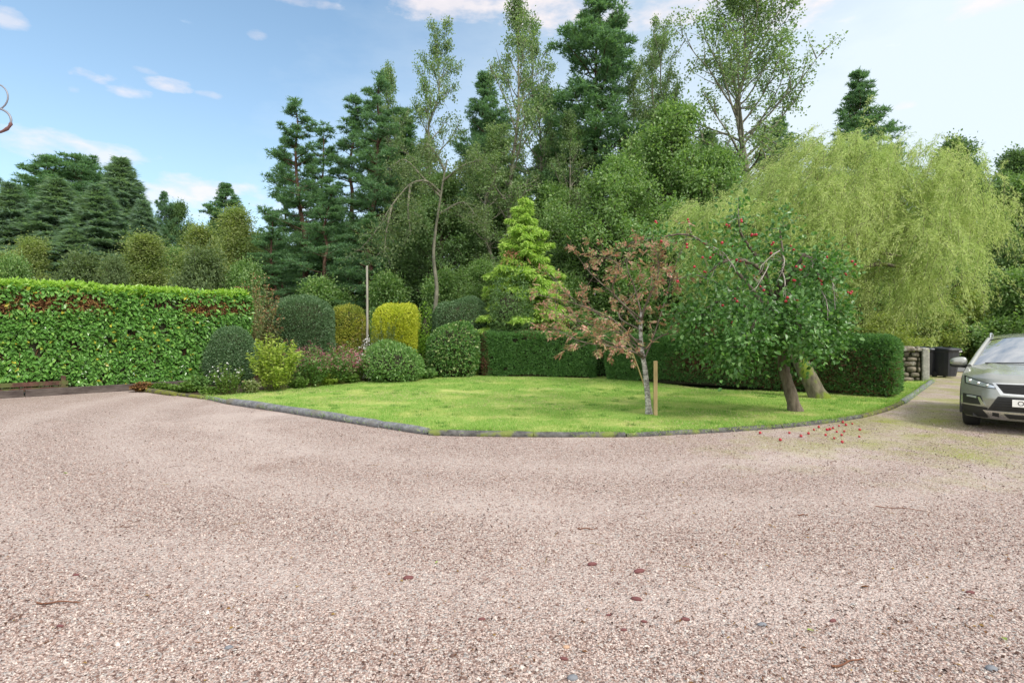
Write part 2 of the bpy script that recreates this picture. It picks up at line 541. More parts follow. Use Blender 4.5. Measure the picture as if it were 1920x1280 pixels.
def gravel_material():
    m, t, b, out = mat('pink granite gravel')
    co = objco(t)
    vo = t.nodes.new('ShaderNodeTexVoronoi')
    vo.inputs['Scale'].default_value = 74
    t.links.new(co, vo.inputs['Vector'])
    hue = t.nodes.new('ShaderNodeSeparateColor')
    t.links.new(vo.outputs['Color'], hue.inputs[0])
    c = ramp(t, [(0, (.11, .07, .06)), (.1, (.23, .15, .125)), (.3, (.34, .25, .22)), (.55, (.43, .345, .31)), (.75, (.52, .44, .4)), (.9, (.31, .29, .275)), (1, (.6, .53, .48))], hue.outputs[0])
    # fines between the stones, darkened to paint in the shadow there
    d = mth(t, 'MULTIPLY', mth(t, 'SUBTRACT', vo.outputs['Distance'], .55), 2.6, True)
    c = mixc(t, mth(t, 'MULTIPLY', d, .9), c, (.1, .06, .05))
    # wheel-worn paler bands and litter-darkened areas
    big = noise(t, .33, 5, co, .6)
    c = mixc(t, mth(t, 'MULTIPLY', mth(t, 'SUBTRACT', big, .5), 3.2, True), c, (.52, .44, .405))
    # two soft tyre tracks sweeping round the lawn
    spt = t.nodes.new('ShaderNodeSeparateXYZ')
    t.links.new(co, spt.inputs[0])
    dx, dy = mth(t, 'SUBTRACT', spt.outputs[0], TRK[0]), mth(t, 'SUBTRACT', spt.outputs[1], TRK[1])
    rad = mth(t, 'SQRT', mth(t, 'ADD', mth(t, 'MULTIPLY', dx, dx), mth(t, 'MULTIPLY', dy, dy)))
    rad = mth(t, 'ADD', rad, mth(t, 'MULTIPLY', mth(t, 'SUBTRACT', noise(t, .6, 3, co), .5), .9))
    for R_ in TRK[2:]:
        band = mth(t, 'SUBTRACT', 1.0, mth(t, 'MULTIPLY', mth(t, 'ABSOLUTE', mth(t, 'SUBTRACT', rad, R_)), 1.6), True)
        c = mixc(t, mth(t, 'MULTIPLY', band, .27), c, (.55, .47, .435))
    dk = noise(t, .55, 6, co, .7)
    c = mixc(t, mth(t, 'MULTIPLY', mth(t, 'SUBTRACT', dk, .56), 2.6, True), c, (.2, .135, .105))
    # moss: grows near the lawn's right edge and along the drive
    sp = t.nodes.new('ShaderNodeSeparateXYZ')
    t.links.new(co, sp.inputs[0])
    gx = mth(t, 'MULTIPLY', mth(t, 'SUBTRACT', sp.outputs[0], .6), .24, True)
    gy = mth(t, 'MULTIPLY', mth(t, 'SUBTRACT', sp.outputs[1], 4.6), .36, True)
    reg = mth(t, 'MULTIPLY', gx, gy)
    ms = noise(t, .95, 7, co, .68)
    mk = mth(t, 'MULTIPLY', mth(t, 'SUBTRACT', mth(t, 'ADD', ms, mth(t, 'MULTIPLY', reg, .2)), .6), 3.6, True)
    mk = mth(t, 'MULTIPLY', mk, reg)
    c = mixc(t, mth(t, 'MULTIPLY', mk, .9), c, (.25, .28, .05))
    t.links.new(c, b.inputs['Base Color'])
    b.inputs['Roughness'].default_value = .9
    b.inputs['Specular IOR Level'].default_value = .2
    bp = t.nodes.new('ShaderNodeBump')
    bp.inputs['Strength'].default_value = .9
    bp.inputs['Distance'].default_value = .012
    bp.invert = True
    t.links.new(vo.outputs['Distance'], bp.inputs['Height'])
    t.links.new(bp.outputs[0], b.inputs['Normal'])
    return m


def lawn_material():
    m, t, b, out = mat('lawn turf')
    co = objco(t)
    f = noise(t, 28, 6, co, .7)
    c = ramp(t, [(.3, (.14, .23, .045)), (.7, (.28, .41, .09))], f)
    c = mixc(t, mth(t, 'MULTIPLY', mth(t, 'SUBTRACT', noise(t, .9, 5, co, .65), .47), 5, True), c, (.42, .44, .15))
    c = mixc(t, mth(t, 'MULTIPLY', mth(t, 'SUBTRACT', noise(t, 2.2, 5, co, .7), .62), 5, True), c, (.46, .42, .2))
    t.links.new(c, b.inputs['Base Color'])
    b.inputs['Roughness'].default_value = .95
    b.inputs['Specular IOR Level'].default_value = .1
    bp = t.nodes.new('ShaderNodeBump')
    bp.inputs['Strength'].default_value = .6
    bp.inputs['Distance'].default_value = .03
    t.links.new(f, bp.inputs['Height'])
    t.links.new(bp.outputs[0], b.inputs['Normal'])
    return m


M['gravel'] = gravel_material()
M['crumb'] = leafmat('bark crumb', [(0, (.035, .02, .016)), (.7, (.09, .05, .038)), (1, (.16, .1, .075))], .9, 0, .2)
M['lawn'] = lawn_material()
# terrain: one sheet to the horizon
mb = MB()
gx = np.concatenate([np.linspace(-600, -60, 12), np.linspace(-50, 60, 56), np.linspace(70, 600, 12)])
gy = np.concatenate([np.linspace(-60, -6, 8), np.linspace(-4, 90, 60), np.linspace(100, 900, 14)])
A = np.zeros((len(gx), len(gy), 3))
A[..., 0], A[..., 1] = gx[:, None], gy[None, :]
q = A.reshape(-1, 3)
A[..., 2] = (-.03 + .12 * nz(q * [1, 1, 0], .25, 5).reshape(A.shape[:2]) * np.clip((A[..., 1] - 28) / 10, 0, 1) * np.clip((abs(A[..., 0]) - 0) / 5, 0, 1))
mb.grid(A)
tag(mb.build('ground', M['terrain'], smooth=True), kind='structure')

drive = [(-26, -5), (27, -5), (27, 14), (22.5, 22.6), (14.9, 23.2), (13.2, 19), (9, 13), (0, 11), (-8, 17.5), (-9.6, 17.5), (-13.2, 13.9), (-26, 1.2)]
sheet('gravel_drive', drive, 0.0, M['gravel'])
road_poly = [(9, 23.6), (60, 22.2), (60, 26.2), (9, 27.4)]
sheet('road', road_poly, 0.004, M['road'])

LFRONT = [(380, 747), (430, 757), (520, 770), (620, 786), (715, 801), (806, 814), (1000, 817), (1170, 818), (1320, 812), (1440, 804), (1560, 792), (1630, 777), (1690, 757), (1748, 716)]
LBACK = [(1700, 716), (1640, 742), (1500, 738), (1330, 732), (1130, 708), (1000, 706), (900, 706), (820, 708), (700, 716), (600, 724), (480, 735)]
lawn_poly = [tuple(G(*p)[:2]) for p in LFRONT + LBACK]
sheet('lawn', lawn_poly, 0.035, M['lawn'], .06)
bed_poly = [tuple(G(*p)[:2]) for p in [(250, 731), (330, 740), (400, 746), (480, 733), (600, 722), (700, 714), (820, 706), (905, 704)]] + [(-1.0, 24), (-9.5, 24), (-11, 19)]
sheet('flower_bed', bed_poly, 0.03, M['soil'], .05)

# mown grass blades
rng = np.random.default_rng(3)
lp = np.array(lawn_poly)
x0, y0 = lp.min(0)
x1, y1 = lp.max(0)
n = 480000
X, Y = rng.uniform(x0, x1, n), rng.uniform(y0, y1, n)
k = inpoly(X, Y, lawn_poly)
X, Y = X[k], Y[k]
Q = np.stack([X, Y, np.full(len(X), .03)], 1)
D = rng.normal(size=(len(X), 3)) * [.55, .55, 0] + [0, 0, 1]
mb = MB()
mb.blade(Q, D, rng.uniform(.015, .052, len(X)) * (1 + .55 * nz(Q, 2.2, 8) + .35 * nz(Q, 7, 9)), rng.uniform(.006, .012, len(X)), rng)
cl = rng.uniform(size=(260, 2)) * [x1 - x0, y1 - y0] + [x0, y0]                # taller darker tufts
cl = cl[inpoly(cl[:, 0], cl[:, 1], lawn_poly)]
cp = np.repeat(cl, 60, 0) + rng.normal(size=(len(cl) * 60, 2)) * .06
mb.blade(np.concatenate([cp, np.full((len(cp), 1), .03)], 1), rng.normal(size=(len(cp), 3)) * [.7, .7, 0] + [0, 0, 1], rng.uniform(.04, .085, len(cp)), .008, rng, 1)
st = rng.uniform(size=(60000, 2)) * [x1 - x0, y1 - y0] + [x0, y0]
sq = np.concatenate([st, np.full((len(st), 1), .045)], 1)
st = sq[inpoly(st[:, 0], st[:, 1], lawn_poly) & (nz(sq * [.6, 1, 1], 1.7, 14) + .5 * nz(sq, 5, 15) > .25)]
mb.blade(st, rng.normal(size=st.shape) * [1, 1, .25] + [0, 0, .2], rng.uniform(.03, .07, len(st)), .008, rng, 2)
# shaggy fringe over the edging
fr = [Vector((*p, 0)) for p in lawn_poly[:14]]
fp = []
for a, b in zip(fr[:-1], fr[1:]):
    L = (b - a).length
    for _ in range(int(L * 420)):
        w = a.lerp(b, rng.uniform())
        fp.append((w.x + rng.normal() * .03, w.y + .05 + rng.normal() * .06, .045))
fp = np.array(fp)
mb.blade(fp, rng.normal(size=(len(fp), 3)) * .6 + [0, -.55, .6], rng.uniform(.04, .13, len(fp)) * (1 + .6 * nz(fp, 4, 33)), .009, rng, 0)
M['tuft'] = leafmat('dark grass tuft', [(0, (.08, .19, .035)), (1, (.15, .29, .06))], .5, .3, .2)
M['straw'] = leafmat('dry grass clipping', [(0, (.4, .38, .17)), (1, (.6, .55, .32))], .7, .3, .1, tcol=(1, 1, .8))
tag(mb.build('grass', [M['grass'], M['tuft'], M['straw']]), 'short bright green mown grass of the lawn', 'grass', kind='stuff')

# log edging along the lawn: every log its own thing
rng = np.random.default_rng(11)


def log_edge(p, q_, r, label, m, sag=0.0, group='logs laid end to end along the lawn edge', name='edging_log', cat='log'):
    a, b = G(*p), G(*q_)
    L = (b - a).length
    n = max(6, int(L / .16))
    t = np.linspace(0, 1, n)[:, None]
    pts = np.array(a)[None] * (1 - t) + np.array(b)[None] * t
    nrm2 = np.array([-(b - a).y, (b - a).x, 0]) / L
    pts = pts + nrm2 * (np.sin(t * np.pi) * sag + .006 * nz(pts, 5, int(p[0]))[:, None])
    pts[:, 2] = r * (.62 if p[0] < 803 else .36) + .004 * math.sin(p[0])
    rad = r * (1 + .1 * nz(pts, 3.1, int(p[0]) + 1) + .05 * nz(pts, 11, 4))
    rad[0] *= .86
    rad[-1] *= .86
    o = Vector(pts.mean(0))
    o.z = 0
    mb = MB()
    mb.tube(pts - np.array(o), rad, 14)
    ob = mb.build(name, m, smooth=True)
    ob.location = o
    tag(ob, label, cat, group)


log_edge((386, 747), (427, 757), .055, 'short thin grey log beside the mossy end of the edging', M['log'])
log_edge((429, 757), (652, 791), .082, 'long thick grey log with a blunt rounded left end', M['log'], .03)
log_edge((653, 791), (715, 801), .075, 'short middle grey log between the long thick log and the corner log', M['log'])
log_edge((717, 801), (803, 814), .068, 'grey log running up to the front corner of the lawn', M['log'])
log_edge((805, 815), (1000, 818.5), .062, 'dark split log just right of the lawn front corner', M['darklog'], -.01)
log_edge((1001, 818.5), (1172, 818.5), .055, 'dark sunken log at the middle of the lawn front edge', M['darklog'])
log_edge((1174, 818.5), (1330, 811), .052, 'dark sunken log in front of the pale wooden stake', M['darklog'])
log_edge((1331, 811), (1462, 802), .052, 'dark sunken log in front of the crab apple trunk', M['darklog'])
log_edge((1463, 802), (1612, 783), .052, 'dark sunken log beside the fallen red apples', M['darklog'], -.05)
log_edge((1613, 783), (1690, 757), .055, 'mossy sunken log at the bend in front of the dark hedge end', M['mosslog'], -.06)
log_edge((1691, 757), (1748, 716), .07, 'straight kerb log running back to the stone wall', M['log'])
log_edge((262, 733), (330, 742), .07, 'yellow mossy log below the laurel hedge end', M['mosslog'])
log_edge((331, 741), (385, 748), .055, 'thin mossy log under the white flowered plant', M['mosslog'])

# loose stones nearest the camera, on the gravel sheet
rng = np.random.default_rng(21)
n = 190000
Y = 1.9 + 8.2 * rng.uniform(0, 1, n) ** 1.25
Y = np.where(rng.uniform(size=n) < .5, Y, 1.9 + (Y - 1.9) * rng.uniform(.2, 1, n))
X = rng.uniform(-1, 1, n) * (Y * .95 + .3)
s = rng.lognormal(math.log(.0047), .3, n)
octv = np.array([[1, 0, 0], [0, 1, 0], [-1, 0, 0], [0, -1, 0], [0, 0, 1], [0, 0, -1], [.6, .6, .5], [-.6, .6, .5]], float)[:6]
V = octv[None] * s[:, None, None] * rng.uniform(.6, 1.35, (n, 6, 1)) + rng.normal(size=(n, 6, 3)) * (s * .25)[:, None, None]
V[:, :, 2] *= .8
keep = ~inpoly(X, Y, lawn_poly)
rt = np.hypot(X - TRK[0], Y - TRK[1])
keep &= ~((np.min(np.abs(rt[:, None] - np.array(TRK[2:])[None]), 1) < .3 + .12 * nz(np.stack([X, Y, 0 * X], 1), 2.5, 61)) & (rng.uniform(size=n) < .45))
V, X, Y, s = V[keep], X[keep], Y[keep], s[keep]
n = len(X)
V += np.stack([X, Y, s * .3], 1)[:, None]
fo = np.array([[0, 1, 4], [1, 2, 4], [2, 3, 4], [3, 0, 4], [1, 0, 5], [2, 1, 5], [3, 2, 5], [0, 3, 5]])
mb = MB()
mb.add(V.reshape(-1, 3), (np.arange(n)[:, None, None] * 6 + fo[None]).reshape(-1, 3))
M['pebble'] = leafmat('loose gravel stone', [(0, (.09, .05, .042)), (.16, (.21, .135, .112)), (.38, (.36, .265, .23)), (.6, (.46, .37, .335)), (.8, (.56, .48, .435)), (.9, (.3, .29, .285)), (1, (.62, .55, .5))], .85, 0, .25)
tag(mb.build('gravel_stones', M['pebble']), 'loose pinkish gravel stones on the near part of the drive', 'gravel', kind='stuff')

# scattered leaf litter and twigs
n = 5200
Y = rng.uniform(1.9, 13, n) ** 1.0
X = rng.uniform(-1, 1, n) * (Y * .93)
w = np.where(X > 1.0 + .2 * rng.normal(size=n), 1, .35)
k = (rng.uniform(size=n) < w * np.where(inpoly(X, Y, lawn_poly), .12, 1)) & inpoly(X, Y, drive)
X, Y = X[k], Y[k]
Q = np.stack([X, Y, np.where(inpoly(X, Y, lawn_poly), .062, .008)], 1)
D = rng.normal(size=(len(X), 3)) * [1, 1, .12]
mb = MB()
L = rng.uniform(.01, .034, len(X))
mb.leaf(Q, D, rng.normal(size=(len(X), 3)) * .3 + [0, 0, 1], L, L * rng.uniform(.15, .6, len(X)), fold=.25)
for i in range(90):
    y = rng.uniform(2.2, 11)
    x = rng.uniform(-.9, .93) * y
    if inpoly(np.array([x]), np.array([y]), lawn_poly)[0]:
        continue
    a = rng.uniform(0, 6.28)
    l = rng.uniform(.04, .16)
    t = np.linspace(-.5, .5, 4)
    mb.tube(np.stack([x + t * l * math.cos(a), y + t * l * math.sin(a) + .02 * l * np.sin(t * 9), np.full(4, .008)], 1), .0017, 4)
nc = 26000                                                  # dark crumbs of bark and soil, thickest at the right and in drifts
Yc = 1.9 + 9.5 * rng.uniform(0, 1, nc) ** 1.2
Xc = rng.uniform(-1, 1, nc) * Yc * .95
Qc = np.stack([Xc, Yc, rng.uniform(.009, .016, nc)], 1)
kc = (nz(Qc, 1.1, 51) + .6 * nz(Qc, 3.3, 52) + .35 * (Xc > 1) > rng.uniform(-.5, .9, nc)) & ~inpoly(Xc, Yc, lawn_poly)
Qc = Qc[kc]
lc = np.minimum(rng.lognormal(math.log(.014), .4, len(Qc)), .03)
mb.leaf(Qc, rng.normal(size=Qc.shape) * [1, 1, .25], rng.normal(size=Qc.shape) * .4 + [0, 0, 1], lc, lc * .5, 1, fold=.4)
tag(mb.build('leaf_litter', [M['deadleaf'], M['crumb']]), 'scattered brown leaf litter and twigs on the gravel', 'litter', kind='stuff')


def lump(r, seed, m, name, loc, lab, cat, group, rz=0.0, flat=.6):
    rg = np.random.default_rng(seed)
    u, v = np.meshgrid(np.linspace(0, 2 * np.pi, 11), np.linspace(0, np.pi, 7))
    Q = np.stack([np.cos(u) * np.sin(v), np.sin(u) * np.sin(v), np.cos(v)], -1)
    d = 1 + .22 * nz(Q.reshape(-1, 3), 1.7, seed).reshape(u.shape)
    Q = Q * d[..., None] * np.array(r)
    mb = MB()
    mb.grid(Q, 0)
    o = mb.build(name, m, smooth=True)
    o.location = loc
    o.rotation_euler = (0, 0, rz)
    tag(o, lab, cat, group)
    return o


RS = 'small dark red stone chip lying loose on the pale gravel'
for i, (px, py, r) in enumerate([(1193, 1122, 11), (1199, 1070, 12), (1110, 1057, 11), (904, 1160, 8), (1141, 1152, 6), (1169, 1180, 7), (1057, 1234, 9), (1207, 1164, 7), (1562, 1163, 8), (765, 1083, 11), (142, 1077, 6), (113, 1173, 7), (1285, 1160, 9), (1820, 1110, 8)]):
    s_ = r / 1000 * 1680 / (py - HZ) * .95
    lump((s_, s_ * .42, s_ * .4), 40 + i, M['redstone'], 'stone_chip', G(px, py, s_ * .2), RS, 'stone', 'dark red stone chips on the drive', (i * 1.3) % 0.7 - .3)
for (px, py, r, lab, m) in [(1061, 1212, 7, 'round tan stone on the gravel at the bottom middle', 'tanstone'), (1074, 1270, 10, 'flat blue grey stone at the very bottom middle of the gravel', 'greystone'),
                            (1859, 1253, 11, 'smooth blue grey stone in the bottom right corner', 'greystone'), (429, 1213, 7, 'round blue grey stone on the gravel at the bottom left', 'greystone'),
                            (1428, 1170, 8, 'pale blue grey stone on the gravel left of the curled brown leaf', 'greystone')]:
    s_ = r / 1000 * 1680 / (py - HZ)
    lump((s_, s_ * .7, s_ * .45), px, M[m], 'pebble', G(px, py, s_ * .2), lab, 'stone', None)
for i, (px, py, l, lab, m) in enumerate([(1513, 1184, .04, 'pale green fallen leaf lying on the gravel', 'greenleaf'), (1887, 1204, .045, 'yellow green fallen leaf near the bottom right corner', 'greenleaf'),
                                         (1630, 1104, .05, 'curled brown dead leaf on the right half of the gravel', 'deadleaf'), (822, 1055, .03, 'small pale green leaf left of centre on the gravel', 'greenleaf'),
                                         (1470, 1035, .03, 'small brown leaf lying above the pale green fallen leaf', 'deadleaf'), (118, 888, .05, 'pale green leaf on the far left gravel', 'greenleaf')]):
    mb = MB()
    mb.leaf6(np.array([[0., 0, .012]]), np.array([[math.cos(i * 1.3), math.sin(i * 1.3), .1]]), np.array([[0, .2, 1.]]), l, l * .6, curl=.25)
    o = mb.build('fallen_leaf', M[m])
    o.location = G(px, py)
    tag(o, lab, 'leaf')
for i, (px, py, l, a, lab) in enumerate([(1098, 993, .13, -.1, 'thin dark twig on the gravel right of centre'), (1590, 1245, .2, .35, 'knobbly brown twig on the gravel below the pale green leaf'),
                                         (1505, 967, .09, .1, 'short dark strip of bark on the gravel'), (110, 1132, .25, .08, 'long reddish brown twig on the left gravel'), (1690, 955, .4, -.35, 'long thin twig on the right gravel')]):
    t = np.linspace(-.5, .5, 7)
    mb = MB()
    mb.tube(np.stack([t * l, .03 * l * np.sin(t * 8), .012 + .004 * np.cos(t * 9)], 1), np.linspace(.006, .003, 7) * (1 if l < .3 else .7), 5)
    o = mb.build('fallen_twig', M['twig'], smooth=True)
    o.location = G(px, py)
    o.rotation_euler = (0, 0, a)
    tag(o, lab, 'twig')
FA = 'red crab apple fallen on the gravel below the fruiting tree'
rng = np.random.default_rng(77)
proto = None
spots = [(1463, 824), (1480, 811), (1502, 817), (1516, 812), (1526, 805), (1551, 805), (1556, 804), (1562, 802), (1569, 809), (1578, 815), (1564, 821), (1583, 808), (1586, 796), (1580, 791), (1598, 794), (1612, 805), (1611, 818), (1579, 828), (1548, 815), (1535, 800), (1425, 811), (1573, 798)]
for i, (px, py) in enumerate(spots):
    r = rng.uniform(.017, .025)
    if proto is None:
        o = proto = lump((1, 1, .92), 5, M['fruit'], 'fallen_apple', (0, 0, 0), FA, 'crab apple', 'fallen red crab apples beside the lawn edge')
    else:
        o = proto.copy()
        COL.objects.link(o)
    o.location = G(px, py, r * .9)
    o.scale = (r, r, r)
    o.rotation_euler = (rng.uniform(0, 3), rng.uniform(0, 3), 0)


# ------------------------------------------------------------------ plant generators
def branch(p0, d, L, n, rng, lift=0.0, wob=.06):
    """polyline starting at p0 along d, bending up (lift > 0) or down"""
    d = np.array(d, float) / np.linalg.norm(d)
    pts = [np.array(p0, float)]
    for i in range(n):
        d = d + rng.normal(size=3) * wob + np.array([0, 0, lift / n])
        d /= np.linalg.norm(d)
        pts.append(pts[-1] + d * L / n)
    return np.array(pts)


def along(pts, t):
    s = np.clip(t, 0, .9999) * (len(pts) - 1)
    i = int(s)
    return pts[i] + (pts[i + 1] - pts[i]) * (s - i)


def clusters(mb, C, R, n, L, W, rng, flat=1.0, up=.6, mi=0, big=False, jit=.3):
    C, R = np.asarray(C, float), np.asarray(R, float)
    C = np.repeat(C, n, 0)
    R = np.repeat(R, n)
    o = rng.normal(size=C.shape) * .55
    o[:, 2] *= flat
    Q = C + o * R[:, None]
    D = nrm(o + rng.normal(size=C.shape) * .7 + [0, 0, -.15])
    N = rng.normal(size=C.shape) * .6 + [0, 0, up]
    l = L * rng.uniform(1 - jit, 1 + jit, len(Q))
    (mb.leaf6 if big else mb.leaf)(Q, D, N, l, l * W / L, mi)


def deciduous(seed, h, tr, cw, start=.25, nl=34, sub=5, L=.13, W=.09, nleaf=34, cr=.42, lo=.3, hi=1.25, droop=.35, prof=None, bare=0., top=1.0, lean=(0, 0)):
    """trunk + limbs + side branches, leaves in clumps on the branch ends"""
    rng = np.random.default_rng(seed)
    tb, cb = MB(), MB()
    n = 12
    z = np.linspace(0, h * .96, n)
    tp = np.stack([np.cumsum(rng.normal(size=n)) * .012 * h + lean[0] * (z / h) ** 1.5, np.cumsum(rng.normal(size=n)) * .012 * h + lean[1] * (z / h) ** 1.5, z], 1)
    tp[:, :2] -= tp[0, :2]
    tb.tube(tp, tr * (1 - np.linspace(0, 1, n) * .93) * np.concatenate([[1.35], np.ones(n - 1)]), 8)
    prof = prof or (lambda u: math.sin(math.pi * min(1, .18 + .82 * u) ** .9) * .9 + .12)
    C, R = [], []
    for i in range(nl):
        u = (i + rng.uniform(-.3, .3)) / nl
        u = min(max(u, 0), .985)
        t = start + (1 - start) * u
        p = along(tp, t * .99)
        az = i * 2.4 + rng.normal() * .4
        el = lo + (hi - lo) * u + rng.normal() * .15
        Lb = cw * prof(u) * rng.uniform(.6, 1.22)
        d = (math.cos(az) * math.cos(el), math.sin(az) * math.cos(el), math.sin(el))
        bp = branch(p, d, Lb, 6, rng, droop, .09)
        r0 = tr * (1 - t) * .5 + .012
        tb.tube(bp, np.linspace(r0, .008, 7), 5)
        for j in range(sub):
            tt = .3 + .7 * (j + rng.uniform(0, 1)) / sub
            q = along(bp, tt)
            dd = nrm((bp[-1] - bp[0])[None])[0] + rng.normal(size=3) * .75
            sp_ = branch(q, dd, Lb * rng.uniform(.22, .42) * (1.15 - .5 * tt), 3, rng, .2, .12)
            tb.tube(sp_, np.linspace(r0 * .4 + .004, .005, 4), 4, cap=False)
            if rng.uniform() < bare:
                continue
            for s_ in (.45, .8, 1.0):
                C.append(along(sp_, s_))
                R.append(cr * rng.uniform(.6, 1.25))
        C.append(bp[-1])
        R.append(cr)
    clusters(cb, C, R, nleaf, L, W, rng)
    return tb, cb


def pine(seed, h, tr, r, start, prof, step=.55, nb=5, ncl=.42, ntuft=30, crad=.36, flat=.38, lo=-.1, hi=.7, bl=.16, bw=.026, skip=.12):
    rng = np.random.default_rng(seed)
    tb, cb = MB(), MB()
    n = 12
    z = np.linspace(0, h * .99, n)
    tp = np.stack([np.cumsum(rng.normal(size=n)) * .008 * h, np.cumsum(rng.normal(size=n)) * .008 * h, z], 1)
    tp[:, :2] -= tp[0, :2]
    tb.tube(tp, tr * (1 - np.linspace(0, 1, n) * .92), 8)
    C, R = [], []
    zz = start * h
    while zz < h * .985:
        u = max(0., (zz / h - start) / (1 - start))
        p = along(tp, zz / h)
        a0 = rng.uniform(0, 6.28)
        for k in range(nb):
            if rng.uniform() < skip:
                continue
            az = a0 + k * 6.283 / nb + rng.normal() * .3
            el = lo + (hi - lo) * u ** 1.6 + rng.normal() * .1
            Lb = r * prof(u) * rng.uniform(.45, 1.2)
            bp = branch(p + rng.normal(size=3) * [0, 0, .2], (math.cos(az) * math.cos(el), math.sin(az) * math.cos(el), math.sin(el)), Lb, 5, rng, .3, .08)
            tb.tube(bp, np.linspace(tr * .28 * (1 - u) + .014, .007, 6), 4, cap=False)
            side = np.array([-math.sin(az), math.cos(az), 0])
            nc = max(2, int(Lb / ncl))
            for j in range(nc):
                t = .3 + .7 * (j + .6) / nc
                q = along(bp, t) + side * rng.normal() * Lb * .2 * (1.1 - .5 * t)
                C.append(q + [0, 0, .05])
                R.append(crad * rng.uniform(.65, 1.25) * (.3 + .7 * (1 - u)))
        zz += step * rng.uniform(.75, 1.25)
    C.append(tp[-1])
    R.append(crad * .5)
    C, R = np.repeat(np.array(C), ntuft, 0), np.repeat(np.array(R), ntuft)
    o = rng.normal(size=C.shape) * .6
    o[:, 2] *= flat
    Q = C + o * R[:, None]
    B = nrm(o + [0, 0, .55])
    for k in range(4):
        cb.blade(Q, B + rng.normal(size=B.shape) * .7, bl * rng.uniform(.7, 1.3, len(Q)), bw, rng)
    return tb, cb


def spruce(seed, h, tr, r, start=.04, step=.42, nb=7, droop=-.12, dens=26, bl=.16, bw=.035, prof=None, tip=-.25):
    rng = np.random.default_rng(seed)
    tb, cb = MB(), MB()
    tp = np.stack([np.zeros(8), np.zeros(8), np.linspace(0, h, 8)], 1)
    tb.tube(tp, tr * (1 - np.linspace(0, 1, 8) * .95), 7)
    prof = prof or (lambda u: (1 - u) ** .85 + .04)
    Q, D = [], []
    zz = start * h
    while zz < h * .99:
        u = zz / h
        a0 = rng.uniform(0, 6.28)
        for k in range(nb):
            az = a0 + k * 6.283 / nb + rng.normal() * .25
            Lb = r * prof(u) * rng.uniform(.7, 1.15)
            el = droop + .75 * u ** 3 + rng.normal() * .08
            a = np.array([math.cos(az), math.sin(az), 0])
            bp = branch((0, 0, zz + rng.normal() * .1), a * math.cos(el) + np.array([0, 0, math.sin(el)]), Lb, 4, rng, tip, .05)
            tb.tube(bp, np.linspace(tr * .22 * (1 - u) + .01, .005, 5), 4, cap=False)
            m = max(8, int(dens * Lb * 2.2))
            t = rng.uniform(.12, 1, m) ** .8
            s = rng.normal(size=m) * .3 * Lb * (1.12 - t) + rng.normal(size=m) * .05
            side = np.array([-a[1], a[0], 0])
            i = np.clip((t * 3.999).astype(int), 0, 3)
            q = bp[i] + (bp[i + 1] - bp[i]) * (t * 4 - i)[:, None] + side * s[:, None]
            q[:, 2] -= np.abs(s) * .35 + rng.uniform(0, .1, m)
            Q.append(q)
            D.append(nrm(a[None] * .7 + side * np.sign(s)[:, None] * .55 + np.array([0, 0, tip * .8]) + rng.normal(size=(m, 3)) * .25))
        zz += step * (1 - .45 * u) * rng.uniform(.8, 1.2)
    Q, D = np.concatenate(Q), np.concatenate(D)
    for k in range(4):
        cb.blade(Q + rng.normal(size=Q.shape) * .03, D + rng.normal(size=D.shape) * .4, bl * rng.uniform(.7, 1.4, len(Q)), bw, rng)
    return tb, cb


def rbox(rng, n, hx, hy, hz, r, back=.35):
    """points and normals on a box with rounded edges, base at z = 0"""
    w = np.array([2 * hx * hz, 2 * hx * hz * back, 2 * hy * hz, 2 * hy * hz, 4 * hx * hy])
    c = rng.choice(5, n, p=w / w.sum())
    a, b = rng.uniform(-1, 1, n), rng.uniform(-1, 1, n)
    X = np.select([c < 2, c == 2, c == 3, c == 4], [a * hx, -hx, hx, a * hx])
    Y = np.select([c == 0, c == 1, c == 4, c > 1], [-hy, hy, b * hy, a * hy])
    Z = np.where(c < 4, (b + 1) / 2 * hz, hz)
    Q = np.stack([X, Y, Z], 1)
    I = np.stack([np.clip(X, -hx + r, hx - r), np.clip(Y, -hy + r, hy - r), np.clip(Z, -1, hz - r)], 1)
    N = nrm(Q - I)
    return I + N * r, N


def dome(rng, n, a, b, h, p=2.3, zb=.35):
    """points on a rounded mound of half widths a, b and height h (widest at zb*h)"""
    d = nrm(rng.normal(size=(n, 3)))
    zc = zb * h
    c = np.where(d[:, 2] > 0, h - zc, zc * 1.25)
    r = (np.abs(d[:, 0] / a) ** p + np.abs(d[:, 1] / b) ** p + np.abs(d[:, 2] / c) ** p) ** (-1 / p)
    Q = d * r[:, None]
    N = nrm(Q / np.stack([np.full(n, a * a), np.full(n, b * b), c * c], 1))
    Q[:, 2] += zc
    k = Q[:, 2] > .01
    return Q[k], N[k]


def dome_core(a, b, h, p, zb, s=.84, seed=0, amp=.06, ns=2.):
    u, v = np.meshgrid(np.linspace(0, 2 * np.pi, 29), np.linspace(.02, np.pi - .02, 15))
    d = np.stack([np.cos(u) * np.sin(v), np.sin(u) * np.sin(v), np.cos(v)], -1).reshape(-1, 3)
    zc = zb * h
    c = np.where(d[:, 2] > 0, h - zc, zc * 1.25)
    r = (np.abs(d[:, 0] / a) ** p + np.abs(d[:, 1] / b) ** p + np.abs(d[:, 2] / c) ** p) ** (-1 / p)
    Q = d * r[:, None] * s
    Q[:, 2] = np.maximum(Q[:, 2] + zc, .0)
    Q *= (1 + amp * nz(Q, ns, seed))[:, None]
    mb = MB()
    mb.grid(Q.reshape(15, 29, 3), 0)
    return mb


